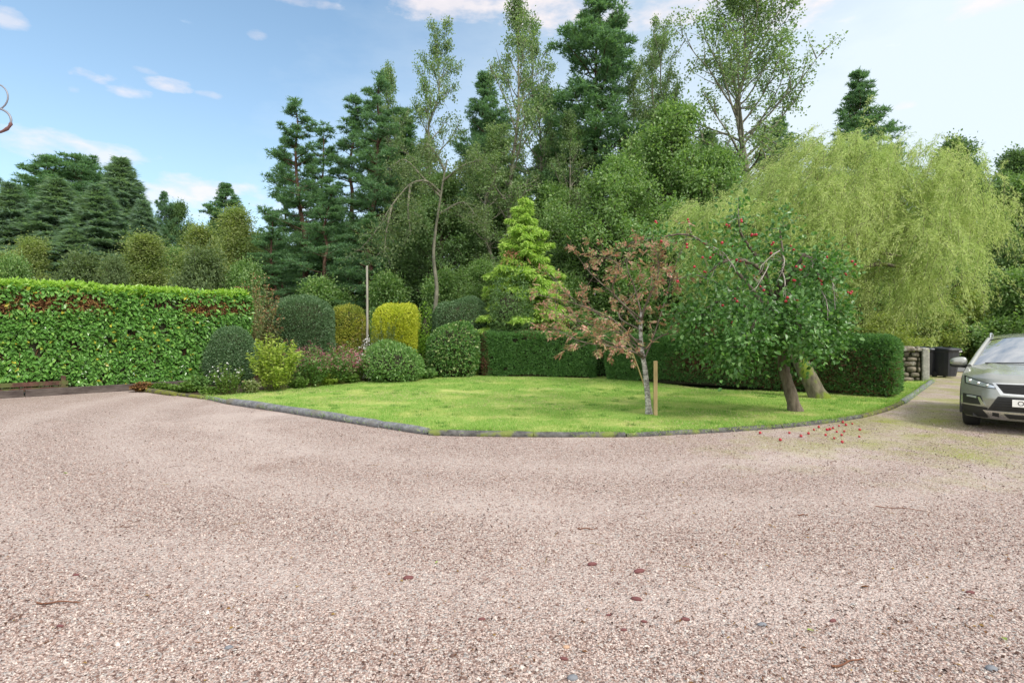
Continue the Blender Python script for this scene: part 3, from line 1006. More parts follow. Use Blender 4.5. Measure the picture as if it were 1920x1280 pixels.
def mound(name, label, cat, px, pb, wpx, topy, m, Y=None, depth=1.0, p=2.4, zb=.4, n=9000, L=.05, W=.025, tilt=.7, amp=.06, ns=2.2, deep=.1, seed=1, group=None, leafkind='leaf', topmat=None, toph=.8, core=True, thin=None):
    """a clipped or rounded shrub seen at photo column px, base row pb (or distance Y), width wpx, top row topy"""
    rng = np.random.default_rng(seed)
    if Y is None:
        Y = F * H / (pb - HZ)
    loc = Vector(((px - 960) / F * Y, Y, 0))
    a = wpx / 2 / F * Y
    h = H - (topy - HZ) / F * Y
    b = a * depth
    root = thing(name, label, cat, loc, 0, group)
    Q, N = dome(rng, n, a, b, h, p, zb)
    Q = Q * (1 + amp * nz(Q, ns, seed) + .35 * amp * nz(Q, ns * 3.3, seed + 2))[:, None]
    stray = (rng.uniform(size=len(Q)) < .03) & (nz(Q, ns * 2, seed + 9) > -.1)
    Q = Q + N * np.where(stray, rng.uniform(.01, .12, len(Q)), 0)[:, None]
    Q = Q - N * (rng.uniform(0, 1, len(Q)) ** 1.6 * deep)[:, None]
    thin = thin or .84
    if thin:
        k = (nz(Q, 6.5, seed + 3) < thin) & ~((Q[:, 2] < .16 * h) & (rng.uniform(size=len(Q)) < .45))
        Q, N = Q[k], N[k]
    D = nrm(N + rng.normal(size=Q.shape) * tilt + [0, 0, .25])
    NN = N + rng.normal(size=Q.shape) * .5
    l = L * rng.uniform(.6, 1.35, len(Q))
    mats, top = [M[m]], np.zeros(len(Q), bool)
    mb = MB()
    if topmat:
        mats.append(M[topmat])
        top = Q[:, 2] + .12 * h * nz(Q, 4, seed + 5) > toph * h
    for kk, mi in ((~top, 0), (top, 1)):
        if kk.any():
            if leafkind == 'blade':
                mb.blade(Q[kk], D[kk], l[kk], W, rng, mi)
            elif leafkind == 'leaf6':
                mb.leaf6(Q[kk], D[kk], NN[kk], l[kk], l[kk] * W / L, mi)
            else:
                mb.leaf(Q[kk], D[kk], NN[kk], l[kk], l[kk] * W / L, mi)
    mb.build('foliage', mats, root)
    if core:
        dome_core(a, b, h, p, zb, max(.5, 1 - (deep + L * .5) / a), seed, amp, ns).build('stem', M['core'], root, True)  # solid dark core filling the shrub, stops light leaking through
    return root


def stem_plant(name, label, cat, px, pb, hpx, wpx, m, n=30, nleaf=16, L=.07, W=.02, seed=1, Y=None, topm=None, topn=0, topL=.04, topW=.03, arch=.35, stemm='herbstem', group=None, start=.15):
    """many upright or arching stems carrying leaves, with optional flower heads on the tips"""
    rng = np.random.default_rng(seed)
    if Y is None:
        Y = F * H / (pb - HZ)
    loc = Vector(((px - 960) / F * Y, Y, 0))
    h, w = hpx / F * Y, wpx / 2 / F * Y
    root = thing(name, label, cat, loc, 0, group)
    sb, lb, fb = MB(), MB(), MB()
    for i in range(n):
        a = rng.uniform(0, 6.28)
        rr = math.sqrt(rng.uniform()) * w
        b0 = np.array([math.cos(a) * rr * .35, math.sin(a) * rr * .35, 0])
        tip = np.array([math.cos(a) * rr, math.sin(a) * rr, h * rng.uniform(.55, 1.05) * (1 - .35 * (rr / w) ** 2)])
        t = np.linspace(0, 1, 6)[:, None]
        mid = (b0 + tip) / 2 + np.array([0, 0, h * .12])
        pts = b0 * (1 - t) ** 2 + 2 * mid * t * (1 - t) + tip * t ** 2 + rng.normal(size=(6, 3)) * .01
        sb.tube(pts, np.linspace(.006, .0025, 6), 4, cap=False)
        tt = rng.uniform(start, 1, nleaf)
        q = np.array([along(pts, x) for x in tt])
        dd = rng.normal(size=(nleaf, 3)) * [1, 1, .35] + [0, 0, .45 - arch]
        lb.leaf(q, dd, rng.normal(size=(nleaf, 3)) * .5 + [0, 0, 1], L * rng.uniform(.7, 1.6, nleaf), W * 1.2)
        if topm and topn:
            q = pts[-1] + rng.normal(size=(topn, 3)) * .05
            fb.leaf(q, rng.normal(size=(topn, 3)) + [0, 0, .4], rng.normal(size=(topn, 3)) + [0, 0, 1], topL * rng.uniform(.6, 1.3, topn), topW)
    sb.build('stem', M[stemm], root)
    lb.build('foliage', M[m], root)
    if topm and topn:
        o = fb.build('flower', M[topm], root)
        o['kind'] = 'stuff'
    return root


M['herbstem'] = roughmat('green herb stem', (.06, .08, .02), (.13, .15, .04), 8, .8, 0)
M['redstem'] = roughmat('reddish stem', (.09, .05, .03), (.17, .1, .06), 8, .8, 0)


def tree_from(name, label, cat, tb, cb, tm, cm, loc=(0, 0, 0), rz=0.0, scale=(1, 1, 1), group=None):
    root = thing(name, label, cat, loc, rz, group, scale)
    a = tb.build('trunk', M[tm], root, True)
    b = cb.build('crown', M[cm], root)
    KIDS[root.name] = [a, b]
    return root

# ------------------------------------------------------------------ hedges
def hedge(name, label, a, b, thick, hgt, r, m, seed, n, L, W, kind, cat='hedge', group=None):
    """front base line from a to b (ground points); local x runs along it, the hedge lies behind"""
    a, b = Vector(a), Vector(b)
    d = b - a
    ang = math.atan2(d.y, d.x)
    c = (a + b) / 2 + Vector((-math.sin(ang), math.cos(ang))) * thick / 2
    root = thing(name, label, cat, (c.x, c.y, 0), ang, group)
    rng = np.random.default_rng(seed)
    return root, rng, d.length / 2


# cherry laurel, left
root, rng, hx = hedge('laurel_hedge', 'tall clipped laurel hedge with big glossy leaves along the left of the drive', (-14.6, 12.0), (-8.45, 18.15), 1.3, 2.82, .3, None, 1, 0, 0, 0, 0)
LAUREL = root
mb = MB()
Q, N = rbox(rng, 50000, hx, .65, 2.82, .22)
Q[:, 1] -= np.where(N[:, 1] < -.5, .1 * np.clip(1.2 - Q[:, 2], 0, 1), 0)
Q = Q + N * (.06 * nz(Q, 3, 2) + .09 * nz(Q, 1.1, 3))[:, None]
hgt = Q[:, 2] + .12 * nz(Q, 1.6, 4)
front = N[:, 1] < -.5
band = front & (hgt > 2.15) & (hgt < 2.6)
k = ~(band & (nz(Q * [1, 1, .3], 5.0, 9) + .6 * nz(Q * [1, 1, .3], 1.3, 19) > -.3) & (rng.uniform(size=len(Q)) < .78))
k &= ~(front & (nz(Q, 9.0, 12) > .62))                               # small holes
k &= ~(front & (Q[:, 2] < .2 - .015 * Q[:, 0] + .2 * nz(Q * [1, 0, 0], 2.6, 13)))     # ragged hanging lower edge
Q, N = Q[k], N[k]
Q = Q - N * (rng.uniform(0, 1, len(Q)) ** 1.5 * .16)[:, None]
D = nrm(N * .55 + rng.normal(size=Q.shape) * .55 + [0, 0, -.35])
NN = N + rng.normal(size=Q.shape) * .38 + [0, 0, .35]
l = rng.uniform(.09, .17, len(Q))
Q[:, 2] += np.where(N[:, 2] > .6, rng.uniform(-.02, .1, len(Q)) + .04 * nz(Q, 6, 31), 0)
top = Q[:, 2] + rng.uniform(-.09, .09, len(Q)) > 2.72 + .12 * nz(Q, 3, 3)
mb.leaf6(Q[~top], D[~top], NN[~top], l[~top], l[~top] * .47, 0)
Dt = nrm(D[top] * .9 + [0, 0, .6])
mb.leaf6(Q[top], Dt, NN[top], l[top] * .95, l[top] * .4, 1)
nb_ = 5200                                                   # dry brown leaves caught inside the upper band
Qb = np.stack([rng.uniform(-hx, hx, nb_), rng.uniform(-.66, -.5, nb_), 2.38 + rng.normal(size=nb_) * .16], 1)
Qb = Qb[nz(Qb * [1, 1, .3], 1.3, 19) + .4 * nz(Qb, 5, 9) > -.1]
mb.leaf6(Qb, rng.normal(size=Qb.shape) * [1, .6, 1] + [0, -.2, -.7], rng.normal(size=Qb.shape) + [0, -1, .2], rng.uniform(.07, .13, len(Qb)), .035, 2)
mb.build('foliage', [M['laurel'], M['laurel_new'], M['deadleaf']], root)
mb = MB()
Q, N = rbox(rng, 900, hx - .2, .44, 2.6, .15, .1)
Q = Q[N[:, 1] < -.4]
for q in Q[:700]:
    z0 = max(.1, q[2] - rng.uniform(.2, .5)) if q[2] < 1.6 else rng.uniform(1.85, 2.2)
    e = np.array([q[0] + rng.normal() * .08, -.55 - rng.uniform(0, .08), min(2.7, z0 + rng.uniform(.3, .6))])
    mb.tube([[q[0], -.42, z0], [q[0] + .02, -.5, (z0 + e[2]) / 2], e], [.012, .009, .006], 4, 0, False)
mb.build('twig', M['twig'], root, True)['kind'] = 'stuff'
mb = MB()
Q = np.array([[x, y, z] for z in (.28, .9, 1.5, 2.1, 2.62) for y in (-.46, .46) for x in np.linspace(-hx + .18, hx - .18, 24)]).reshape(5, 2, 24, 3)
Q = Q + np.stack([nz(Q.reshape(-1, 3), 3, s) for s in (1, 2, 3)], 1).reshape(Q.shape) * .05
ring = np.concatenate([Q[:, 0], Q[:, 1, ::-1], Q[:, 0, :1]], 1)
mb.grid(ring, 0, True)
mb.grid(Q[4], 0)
mb.build('stem', M['core'], root, True)  # closed dark core inside the leaves, added to block light

# low timber at its foot
u = Vector((.7071, .7071, 0))
f0 = Vector((-14.6, 12.0, 0))
nv = Vector((.7071, -.7071, 0))
for i, (s0, s1, lab) in enumerate([(0, 3.1, 'dark old sleeper on edge below the left end of the laurel hedge'), (3.13, 5.7, 'dark old sleeper on edge below the middle of the laurel hedge'), (5.73, 8.0, 'dark old sleeper on edge below the right end of the laurel hedge')]):
    c = f0 + u * (s0 + s1) / 2 + nv * .3
    mb = MB()
    mb.box((0, 0, .085 + .005 * i), (s1 - s0, .12, .19))
    o = mb.build('timber_sleeper', M['sleeper'], bevel=.012)
    o.location = c
    o.rotation_euler = (.03 * (-1) ** i, 0, math.pi / 4 + .008 * (i - 1))
    tag(o, lab, 'sleeper', 'sleepers along the foot of the laurel hedge')
root = thing('low_fence', 'low red brown timber fence half hidden under the laurel hedge', 'fence', f0 + nv * .12, math.pi / 4)
for x in (2.45, 3.9):
    mb = MB()
    mb.box((x, 0, .24), (.1, .1, .48))
    mb.build('post', M['redwood'], root, bevel=.006)
mb = MB()
mb.box((2.2, -.03, .3), (3.6, .028, .11))
mb.box((2.2, -.03, .16), (3.6, .028, .1))
mb.build('rail', M['redwood'], root, bevel=.004)


def conifer_hedge(a, b, thick, hgt, label, seed, n, dead, r=.22):
    root, rng, hx = hedge('conifer_hedge', label, a, b, thick, hgt, 0, None, seed, 0, 0, 0, 0, group='dark clipped conifer hedges behind the lawn')
    Q, N = rbox(rng, n, hx, thick / 2, hgt, r, .25)
    Q = Q + N * (.06 * nz(Q, 2.2, seed) + .025 * nz(Q, 7, seed + 1))[:, None]
    k = ~((np.abs(N[:, 2]) < .5) & (Q[:, 2] < .1 + .1 * nz(Q, 3, seed + 2)))
    k &= ~(nz(Q, 7.5, seed + 7) > .9)
    Q, N = Q[k], N[k]
    Q -= N * (rng.uniform(0, 1, len(Q)) ** 1.5 * .13)[:, None]
    D = nrm(N * .8 + rng.normal(size=Q.shape) * .55 + [0, 0, .35])
    brown = dead(Q, N) + .5 * rng.uniform(-1, 1, len(Q)) > .55
    mb = MB()
    for kk, mi in ((~brown, 0), (brown, 1)):
        mb.blade(Q[kk], D[kk], rng.uniform(.05, .11, kk.sum()), .03, rng, mi)
        mb.blade(Q[kk], nrm(D[kk] + rng.normal(size=(kk.sum(), 3)) * .5), rng.uniform(.04, .09, kk.sum()), .026, rng, mi)
    mb.build('foliage', [M['cypress'], M['cypress_dead']], root)
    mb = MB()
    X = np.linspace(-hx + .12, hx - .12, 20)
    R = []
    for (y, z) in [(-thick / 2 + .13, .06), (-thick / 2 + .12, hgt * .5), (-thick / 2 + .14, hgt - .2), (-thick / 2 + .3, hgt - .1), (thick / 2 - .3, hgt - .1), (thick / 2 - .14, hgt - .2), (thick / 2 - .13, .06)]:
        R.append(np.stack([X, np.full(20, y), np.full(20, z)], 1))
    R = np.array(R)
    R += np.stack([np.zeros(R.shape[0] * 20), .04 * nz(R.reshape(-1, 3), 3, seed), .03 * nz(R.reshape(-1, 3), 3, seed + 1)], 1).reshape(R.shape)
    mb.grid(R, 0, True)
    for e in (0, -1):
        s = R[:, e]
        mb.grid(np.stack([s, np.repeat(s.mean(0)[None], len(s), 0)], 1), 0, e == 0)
    mb.build('stem', M['core'], root, True)  # solid dark filler that keeps light out of the hedge inside
    return root


a1, b1 = G(903, 707), G(1113, 711)
conifer_hedge(a1[:2], b1[:2], 1.1, 1.62, 'low green clipped conifer hedge left of the dark gap behind the lawn', 31, 42000,
              lambda Q, N: .9 * (nz(Q, 1.6, 3)) + 1.1 * np.clip((-Q[:, 0] - 1.55) * 3, 0, 1))
a2 = G(1131, 713)
conifer_hedge(a2[:2], (9.15, 13.35), 1.35, 1.5, 'long dark conifer hedge with brown dead patches right of the gap', 32, 95000,
              lambda Q, N: .45 * nz(Q * [.55, 1, .8], 1.5, 7) + .85 * np.exp(-((Q[:, 0] + .5) / 1.1) ** 2 - ((Q[:, 2] - .75) / .4) ** 2) - .6 * np.clip((Q[:, 2] - 1.2) * 4, 0, 1), .28)

# ------------------------------------------------------------------ shrubs and flowers of the bed, left to right
stem_plant('tall_shrub', 'tall feathery shrub with reddish seed heads behind the laurel hedge end', 'shrub', 478, 712, 190, 120, 'paleleaf', 170, 40, .08, .03, 4, Y=19.6, topm='redtip', topn=5, topL=.07, topW=.05, arch=.3, stemm='redstem')
mound('clipped_shrub', 'small dark clipped mound leaning on the right end of the laurel hedge', 'shrub', 432, 722, 90, 624, 'yew', n=34000, L=.055, W=.024, p=2.2, seed=5, zb=.5, depth=.9, amp=.12)
mound('clipped_shrub', 'biggest dark clipped mound, flat topped, beside the tall feathery shrub', 'shrub', 563, 705, 116, 554, 'yew', Y=20.6, n=60000, L=.055, W=.026, p=2.7, seed=6, zb=.55, amp=.08, tilt=.5)
stem_plant('young_shoots', 'yellow green young shoots sprouting from the top of the biggest dark mound', 'plant', 598, 620, 65, 34, 'herb', 12, 12, .06, .03, 8, Y=21.3)
mound('gold_shrub', 'golden brown conifer bush between the biggest dark mound and the pole', 'shrub', 650, 700, 78, 584, 'goldbrown', Y=21.8, n=26000, L=.08, W=.034, p=3, seed=7, zb=.6, leafkind='blade', amp=.08, tilt=.8)
mound('clipped_conifer', 'bright yellow clipped conifer with a flat top right of the pole', 'shrub', 744, 700, 80, 571, 'yellowclip', Y=21.4, n=40000, L=.075, W=.034, p=3.6, seed=8, zb=.6, leafkind='blade', amp=.06, tilt=.7)
mound('small_conifer', 'narrow lime green conifer between the yellow one and the grey green dome', 'shrub', 797, 700, 36, 563, 'limeshrub', Y=21.5, n=7000, L=.08, W=.04, p=2, seed=9, zb=.4, amp=.1, tilt=.8)
mound('clipped_shrub', 'dark grey green clipped dome behind the round variegated bush', 'shrub', 868, 700, 114, 556, 'yew', Y=21.9, n=46000, L=.055, W=.026, p=2.2, seed=10, zb=.62, amp=.09, tilt=.55)
mound('round_bush', 'round variegated bush with pale edged leaves left of the conifer hedge', 'shrub', 850, 707, 98, 601, 'variegated', n=9000, L=.085, W=.045, p=2.3, seed=11, zb=.45, amp=.1, topmat='redtip', toph=.97, leafkind='leaf6')
mound('green_bush', 'spreading mid green bush at the lawn edge, white flowers behind it', 'shrub', 744, 716, 112, 641, 'midshrub', n=9000, L=.075, W=.035, p=2.0, seed=12, zb=.35, amp=.2, tilt=.9, deep=.2, leafkind='leaf6')
stem_plant('grey_shrub', 'tall wispy grey green plant in front of the yellow clipped conifer', 'plant', 722, 706, 122, 64, 'greybush', 80, 40, .06, .026, 14, Y=20.5)
stem_plant('rose_stem', 'thin rose with reddish leaves beside the pole', 'plant', 676, 700, 128, 44, 'paleleaf', 14, 18, .06, .035, 15, Y=21.0, topm='redtip', topn=8, stemm='redstem')
stem_plant('white_phlox', 'white flowers in front of the pole foot', 'flower', 690, 714, 76, 44, 'lowgreen', 30, 20, .06, .03, 16, topm='white', topn=10, topL=.045, topW=.04)
stem_plant('yellow_green_shrub', 'yellow green upright shrub with arching shoots left of the pink flowers', 'shrub', 516, 735, 116, 104, 'herb', 90, 46, .085, .032, 17, arch=.2)
stem_plant('white_flower_plant', 'leafy plant with a few white flowers below the small dark mound', 'flower', 430, 742, 64, 66, 'lowgreen', 40, 26, .06, .03, 18, topm='white', topn=1, topL=.05, topW=.04)
stem_plant('sedum', 'dusky pink flower clump right of the yellow green shrub', 'flower', 582, 727, 84, 84, 'midshrub', 95, 30, .07, .035, 19, topm='dullpink', topn=7, topL=.045, topW=.035)
stem_plant('sedum', 'dusky pink flower clump in the middle of the bed front', 'flower', 630, 722, 76, 80, 'midshrub', 95, 30, .07, .035, 20, topm='dullpink', topn=9, topL=.045, topW=.035)
stem_plant('pink_flower_plant', 'bright pink flowers left of the spreading green bush', 'flower', 668, 717, 62, 56, 'lowgreen', 55, 26, .06, .03, 21, topm='pinkpetal', topn=9, topL=.05, topW=.04)
for i, (px, pb, hp, wp, lab, mm, tm) in enumerate([(395, 744, 20, 40, 'low leafy plant with yellow flowers at the left end of the lawn', 'lowgreen', None), (470, 739, 30, 36, 'tuft of brown stalks below the yellow green shrub', 'paleleaf', None), (345, 738, 22, 56, 'low weeds between the old sleeper and the mossy logs', 'lowgreen', None), (300, 733, 16, 50, 'low weeds at the start of the mossy logs', 'lowgreen', None), (268, 734, 18, 44, 'dry brown fern tuft against the right sleeper', 'deadleaf', None), (372, 735, 34, 50, 'low leafy plant at the foot of the laurel hedge end', 'midshrub', None), (560, 730, 24, 44, 'low green plant in front of the left pink clump', 'lowgreen', None),
                                                 (612, 724, 24, 44, 'pale yellow green low plant at the middle of the bed front', 'herb', None), (655, 720, 22, 40, 'low green plant in front of the bright pink flowers', 'lowgreen', None), (700, 716, 24, 40, 'low plant left of the spreading green bush', 'lowgreen', 'white'),
                                                 (800, 712, 26, 44, 'low plant between the spreading green bush and the round variegated bush', 'midshrub', None), (650, 708, 66, 70, 'green plant behind the pink flowers, left of the pole foot', 'midshrub', None), (760, 704, 70, 60, 'green plant under the yellow clipped conifer', 'midshrub', None), (612, 706, 72, 60, 'green plant at the foot of the biggest dark mound', 'midshrub', None),
                                                 (540, 716, 80, 60, 'dark plant left of the biggest dark mound', 'midshrub', 'redtip'), (815, 704, 60, 50, 'green plant left of the round variegated bush', 'lowgreen', None), (890, 706, 40, 34, 'small plant between the variegated bush and the conifer hedge', 'midshrub', None)]):
    stem_plant('low_plant', lab, 'plant', px, pb, hp, wp, mm, 60, 26, .065, .036, 60 + i, topm=tm, topn=6 if tm else 0)

mound('dark_shrub', 'dark shrub filling the gap between the two conifer hedges', 'shrub', 1121, 700, 80, 628, 'cypress', Y=20.6, n=16000, L=.08, W=.035, p=3, seed=29, zb=.6, leafkind='blade', amp=.08)

# pole and stake
pl = P(688, 640, 21.0)
mb = MB()
t = np.linspace(0, 1, 9)
mb.tube(np.stack([.015 * np.sin(t * 3), 0 * t, t * 4.12], 1), .048 - .01 * t, 9)
o = tag(mb.build('wooden_pole', M['pole'], smooth=True), 'tall thin weathered pole standing among the clipped shrubs', 'pole')
o.location = (pl.x, 21.0, 0)
s0 = G(1229, 782)
mb = MB()
mb.box((0, 0, .52), (.07, .05, 1.1))
o = tag(mb.build('wooden_stake', M['stake'], bevel=.004), 'pale square wooden stake beside the white barked rowan', 'stake')
o.location = s0
s0, s1 = G(1213, 738), P(1178, 640, 14.0)
mb = MB()
mb.tube([[0, 0, 0], list((s1 - s0) * .5 + Vector((0, 0, .03))), list(s1 - s0)], [.018, .016, .012], 6)
o = tag(mb.build('leaning_stick', M['stake'], smooth=True), 'thin pale stick leaning behind the rowan trunk', 'stick')
o.location = s0


# ------------------------------------------------------------------ feature trees
def limb_px(pts, loc):
    return np.array([np.array(P(x, y, Y) - loc) for x, y, Y in pts])


def smooth(pts, n=10):
    """Catmull-Rom through the points"""
    p = np.concatenate([[2 * pts[0] - pts[1]], pts, [2 * pts[-1] - pts[-2]]])
    out = []
    for i in range(1, len(p) - 2):
        t = np.linspace(0, 1, max(3, n // (len(pts) - 1)), endpoint=False)[:, None]
        out.append(.5 * (2 * p[i] + (p[i + 1] - p[i - 1]) * t + (2 * p[i - 1] - 5 * p[i] + 4 * p[i + 1] - p[i + 2]) * t ** 2 + (3 * p[i] - p[i - 1] - 3 * p[i + 1] + p[i + 2]) * t ** 3))
    return np.concatenate(out + [p[-2:-1]])


# rowan
rng = np.random.default_rng(41)
b0 = G(1217, 779)
Y0 = b0.y
root = thing('rowan_tree', 'small slender tree with orange pink leaves and flaking white bark', 'tree', b0)
tb, lb = MB(), MB()
tr = smooth(limb_px([(1217, 780, Y0), (1214, 740, Y0), (1209, 690, Y0 + .03), (1204, 660, Y0 + .05), (1201, 620, Y0 + .05), (1203, 585, Y0)], b0), 20)
tb.tube(tr, np.linspace(.062, .03, len(tr)) * np.concatenate([[1.35, 1.15], np.ones(len(tr) - 2)]), 9)
limbs = [[(1207, 672, Y0), (1180, 655, Y0 - .2), (1150, 645, Y0 - .4), (1105, 625, Y0 - .5), (1060, 590, Y0 - .5)],
         [(1205, 664, Y0), (1185, 640, Y0 + .2), (1140, 600, Y0 + .4), (1075, 560, Y0 + .5), (1020, 505, Y0 + .5)],
         [(1203, 650, Y0), (1150, 600, Y0 - .4), (1080, 570, Y0 - .8), (1005, 552, Y0 - .9)],
         [(1209, 670, Y0), (1222, 640, Y0 + .3), (1245, 570, Y0 + .5), (1265, 500, Y0 + .5), (1290, 440, Y0 + .4)],
         [(1208, 655, Y0), (1240, 630, Y0 - .2), (1290, 618, Y0 - .3), (1325, 612, Y0 - .3)],
         [(1203, 600, Y0), (1215, 560, Y0 - .3), (1235, 530, Y0 - .5), (1290, 520, Y0 - .6)],
         [(1203, 590, Y0), (1190, 540, Y0 + .1), (1175, 495, Y0 + .2), (1190, 450, Y0 + .2)],
         [(1202, 610, Y0), (1160, 560, Y0 + .4), (1110, 515, Y0 + .7), (1075, 470, Y0 + .8)],
         [(1205, 665, Y0), (1150, 650, Y0 - .7), (1090, 640, Y0 - 1.), (1030, 610, Y0 - 1.1)],
         [(1206, 668, Y0), (1190, 655, Y0 - .6), (1165, 640, Y0 - 1.1), (1150, 655, Y0 - 1.3)],
         [(1203, 640, Y0), (1150, 620, Y0 + .5), (1080, 600, Y0 + .9), (1020, 575, Y0 + 1.0)],
         [(1203, 588, Y0), (1230, 530, Y0 - .2), (1235, 490, Y0 - .3), (1225, 465, Y0 - .3)],
         [(1204, 620, Y0), (1160, 590, Y0 + 1.), (1200, 540, Y0 + 1.4), (1240, 500, Y0 + 1.4)],
         [(1204, 600, Y0), (1150, 550, Y0 - .9), (1160, 500, Y0 - 1.2), (1130, 480, Y0 - 1.3)]]
tips, dirs = [], []
bb = MB()
for li, lm in enumerate(limbs):
    pts = smooth(limb_px(lm, b0), 16)
    bb.tube(pts, np.linspace(.019, .005, len(pts)), 6)
    L = np.linalg.norm(pts[-1] - pts[0])
    for j in range(13):
        t = .28 + .72 * (j + rng.uniform()) / 13
        q = along(pts, t)
        dd = nrm((pts[-1] - pts[0])[None])[0] * .8 + rng.normal(size=3) * .7 + [0, 0, .1]
        sp_ = branch(q, dd, rng.uniform(.2, .55) * (1.2 - .4 * t), 4, rng, .1, .15)
        bb.tube(sp_, np.linspace(.005, .002, 5), 4, cap=False)
        for s_ in (.5, 1):
            tips.append(along(sp_, s_))
            dirs.append(sp_[-1] - sp_[0])
    tips.append(pts[-1])
    dirs.append(pts[-1] - pts[-3])
tips, dirs = np.array(tips), nrm(np.array(dirs))
Pp, Dd, Nn = [], [], []
for q, d in zip(tips, dirs):
    for k in range(2):
        ax = nrm((d + rng.normal(size=3) * .8 + [0, 0, -.1])[None])[0]
        nn = nrm((rng.normal(size=3) * .4 + [0, 0, 1])[None])[0]
        sd = nrm(np.cross(ax, nn)[None])[0]
        Ln = rng.uniform(.08, .15)
        if rng.uniform() < .08 + .25 * (q[2] > 2.6):
            continue
        for m_ in range(5):
            for sg in (-1, 1):
                Pp.append(q + ax * Ln * (.25 + .18 * m_) + np.array([0, 0, -.025 * m_ * Ln * 5 * .3]))
                Dd.append(sd * sg + ax * .55 + [0, 0, -.25])
                Nn.append(nn)
        Pp.append(q + ax * Ln)
        Dd.append(ax + [0, 0, -.3])
        Nn.append(nn)
Pp, Dd, Nn = np.array(Pp), np.array(Dd), np.array(Nn)
lb.leaf(Pp, Dd, Nn + rng.normal(size=Nn.shape) * .25, rng.uniform(.05, .09, len(Pp)), .028)
tb.build('trunk', M['birchbark'], root, True)
bb.build('branch', M['applebark'], root, True)['kind'] = 'stuff'
lb.build('crown', M['rowan'], root)

# crab apple
rng = np.random.default_rng(52)
b0 = G(1491, 773)
Y0 = b0.y
root = thing('crab_apple_tree', 'leaning crab apple tree with dark green leaves and red fruit', 'tree', b0)
tb, lb = MB(), MB()
tr = smooth(limb_px([(1492, 775, Y0), (1484, 742, Y0), (1472, 700, Y0 + .05), (1462, 650, Y0 + .1), (1450, 600, Y0 + .1), (1448, 560, Y0 + .1)], b0), 24)
tb.tube(tr, np.linspace(.135, .06, len(tr)) * (1 + .06 * np.sin(np.arange(len(tr)) * 1.7)) * np.concatenate([[1.25, 1.1], np.ones(len(tr) - 2)]), 12)
limbs = [[(1460, 640, Y0), (1420, 600, Y0 - .4), (1380, 565, Y0 - .8), (1335, 570, Y0 - .9), (1305, 605, Y0 - .9)],
         [(1450, 600, Y0), (1400, 530, Y0 + .3), (1350, 480, Y0 + .5), (1290, 440, Y0 + .6), (1215, 450, Y0 + .6)],
         [(1449, 570, Y0), (1430, 500, Y0 - .3), (1390, 440, Y0 - .5), (1385, 402, Y0 - .5)],
         [(1449, 565, Y0), (1465, 520, Y0 - .4), (1468, 480, Y0 - .5), (1462, 430, Y0 - .5)],
         [(1452, 590, Y0), (1500, 530, Y0 - .2), (1530, 500, Y0 - .3), (1560, 515, Y0 - .3)],
         [(1460, 640, Y0), (1510, 600, Y0 - .5), (1535, 580, Y0 - .7), (1555, 610, Y0 - .7)],
         [(1465, 660, Y0), (1440, 620, Y0 - .8), (1420, 600, Y0 - 1.3), (1405, 630, Y0 - 1.5), (1395, 655, Y0 - 1.5)],
         [(1462, 650, Y0), (1490, 610, Y0 - .9), (1495, 590, Y0 - 1.4), (1505, 620, Y0 - 1.5)],
         [(1452, 600, Y0), (1430, 540, Y0 + .8), (1400, 520, Y0 + 1.3), (1370, 560, Y0 + 1.5)],
         [(1452, 600, Y0), (1490, 540, Y0 + .8), (1505, 525, Y0 + 1.2), (1530, 560, Y0 + 1.4)],
         [(1458, 630, Y0), (1400, 600, Y0 + .3), (1340, 610, Y0 + .2), (1325, 645, Y0 + .1)],
         [(1449, 570, Y0), (1420, 500, Y0 - .9), (1360, 490, Y0 - 1.2), (1320, 520, Y0 - 1.2)],
         [(1449, 570, Y0), (1500, 490, Y0 - .9), (1515, 480, Y0 - 1.0), (1540, 525, Y0 - 1.)],
         [(1464, 660, Y0), (1440, 640, Y0 - .4), (1390, 640, Y0 - .6), (1365, 672, Y0 - .6)],
         [(1464, 660, Y0), (1500, 630, Y0 - .4), (1518, 625, Y0 - .5), (1535, 640, Y0 - .5)]]
C, R, fr = [], [], []
wb = MB()
for li, lm in enumerate(limbs):
    pts = smooth(limb_px(lm, b0), 16)
    tb.tube(pts, np.linspace(.05, .012, len(pts)), 6)
    for j in range(14):
        t = .22 + .78 * (j + rng.uniform()) / 11
        q = along(pts, t)
        dd = nrm((pts[-1] - pts[0])[None])[0] * .5 + rng.normal(size=3) * .75 + [0, 0, .1]
        sp_ = branch(q, dd, rng.uniform(.25, .5), 4, rng, -.5, .12)
        wb.tube(sp_, np.linspace(.009, .003, 5), 4, cap=False)
        zz = sp_[:, 2].mean() + 0.0
        dens = 1.0 if zz < 2.1 else (.62 if zz < 2.65 else .3)
        for s_ in (.25, .5, .75, 1):
            if rng.uniform() < dens:
                C.append(along(sp_, s_))
                R.append(rng.uniform(.2, .36))
        if rng.uniform() < .55:
            fr.append(sp_[-1] + [0, 0, -.04])
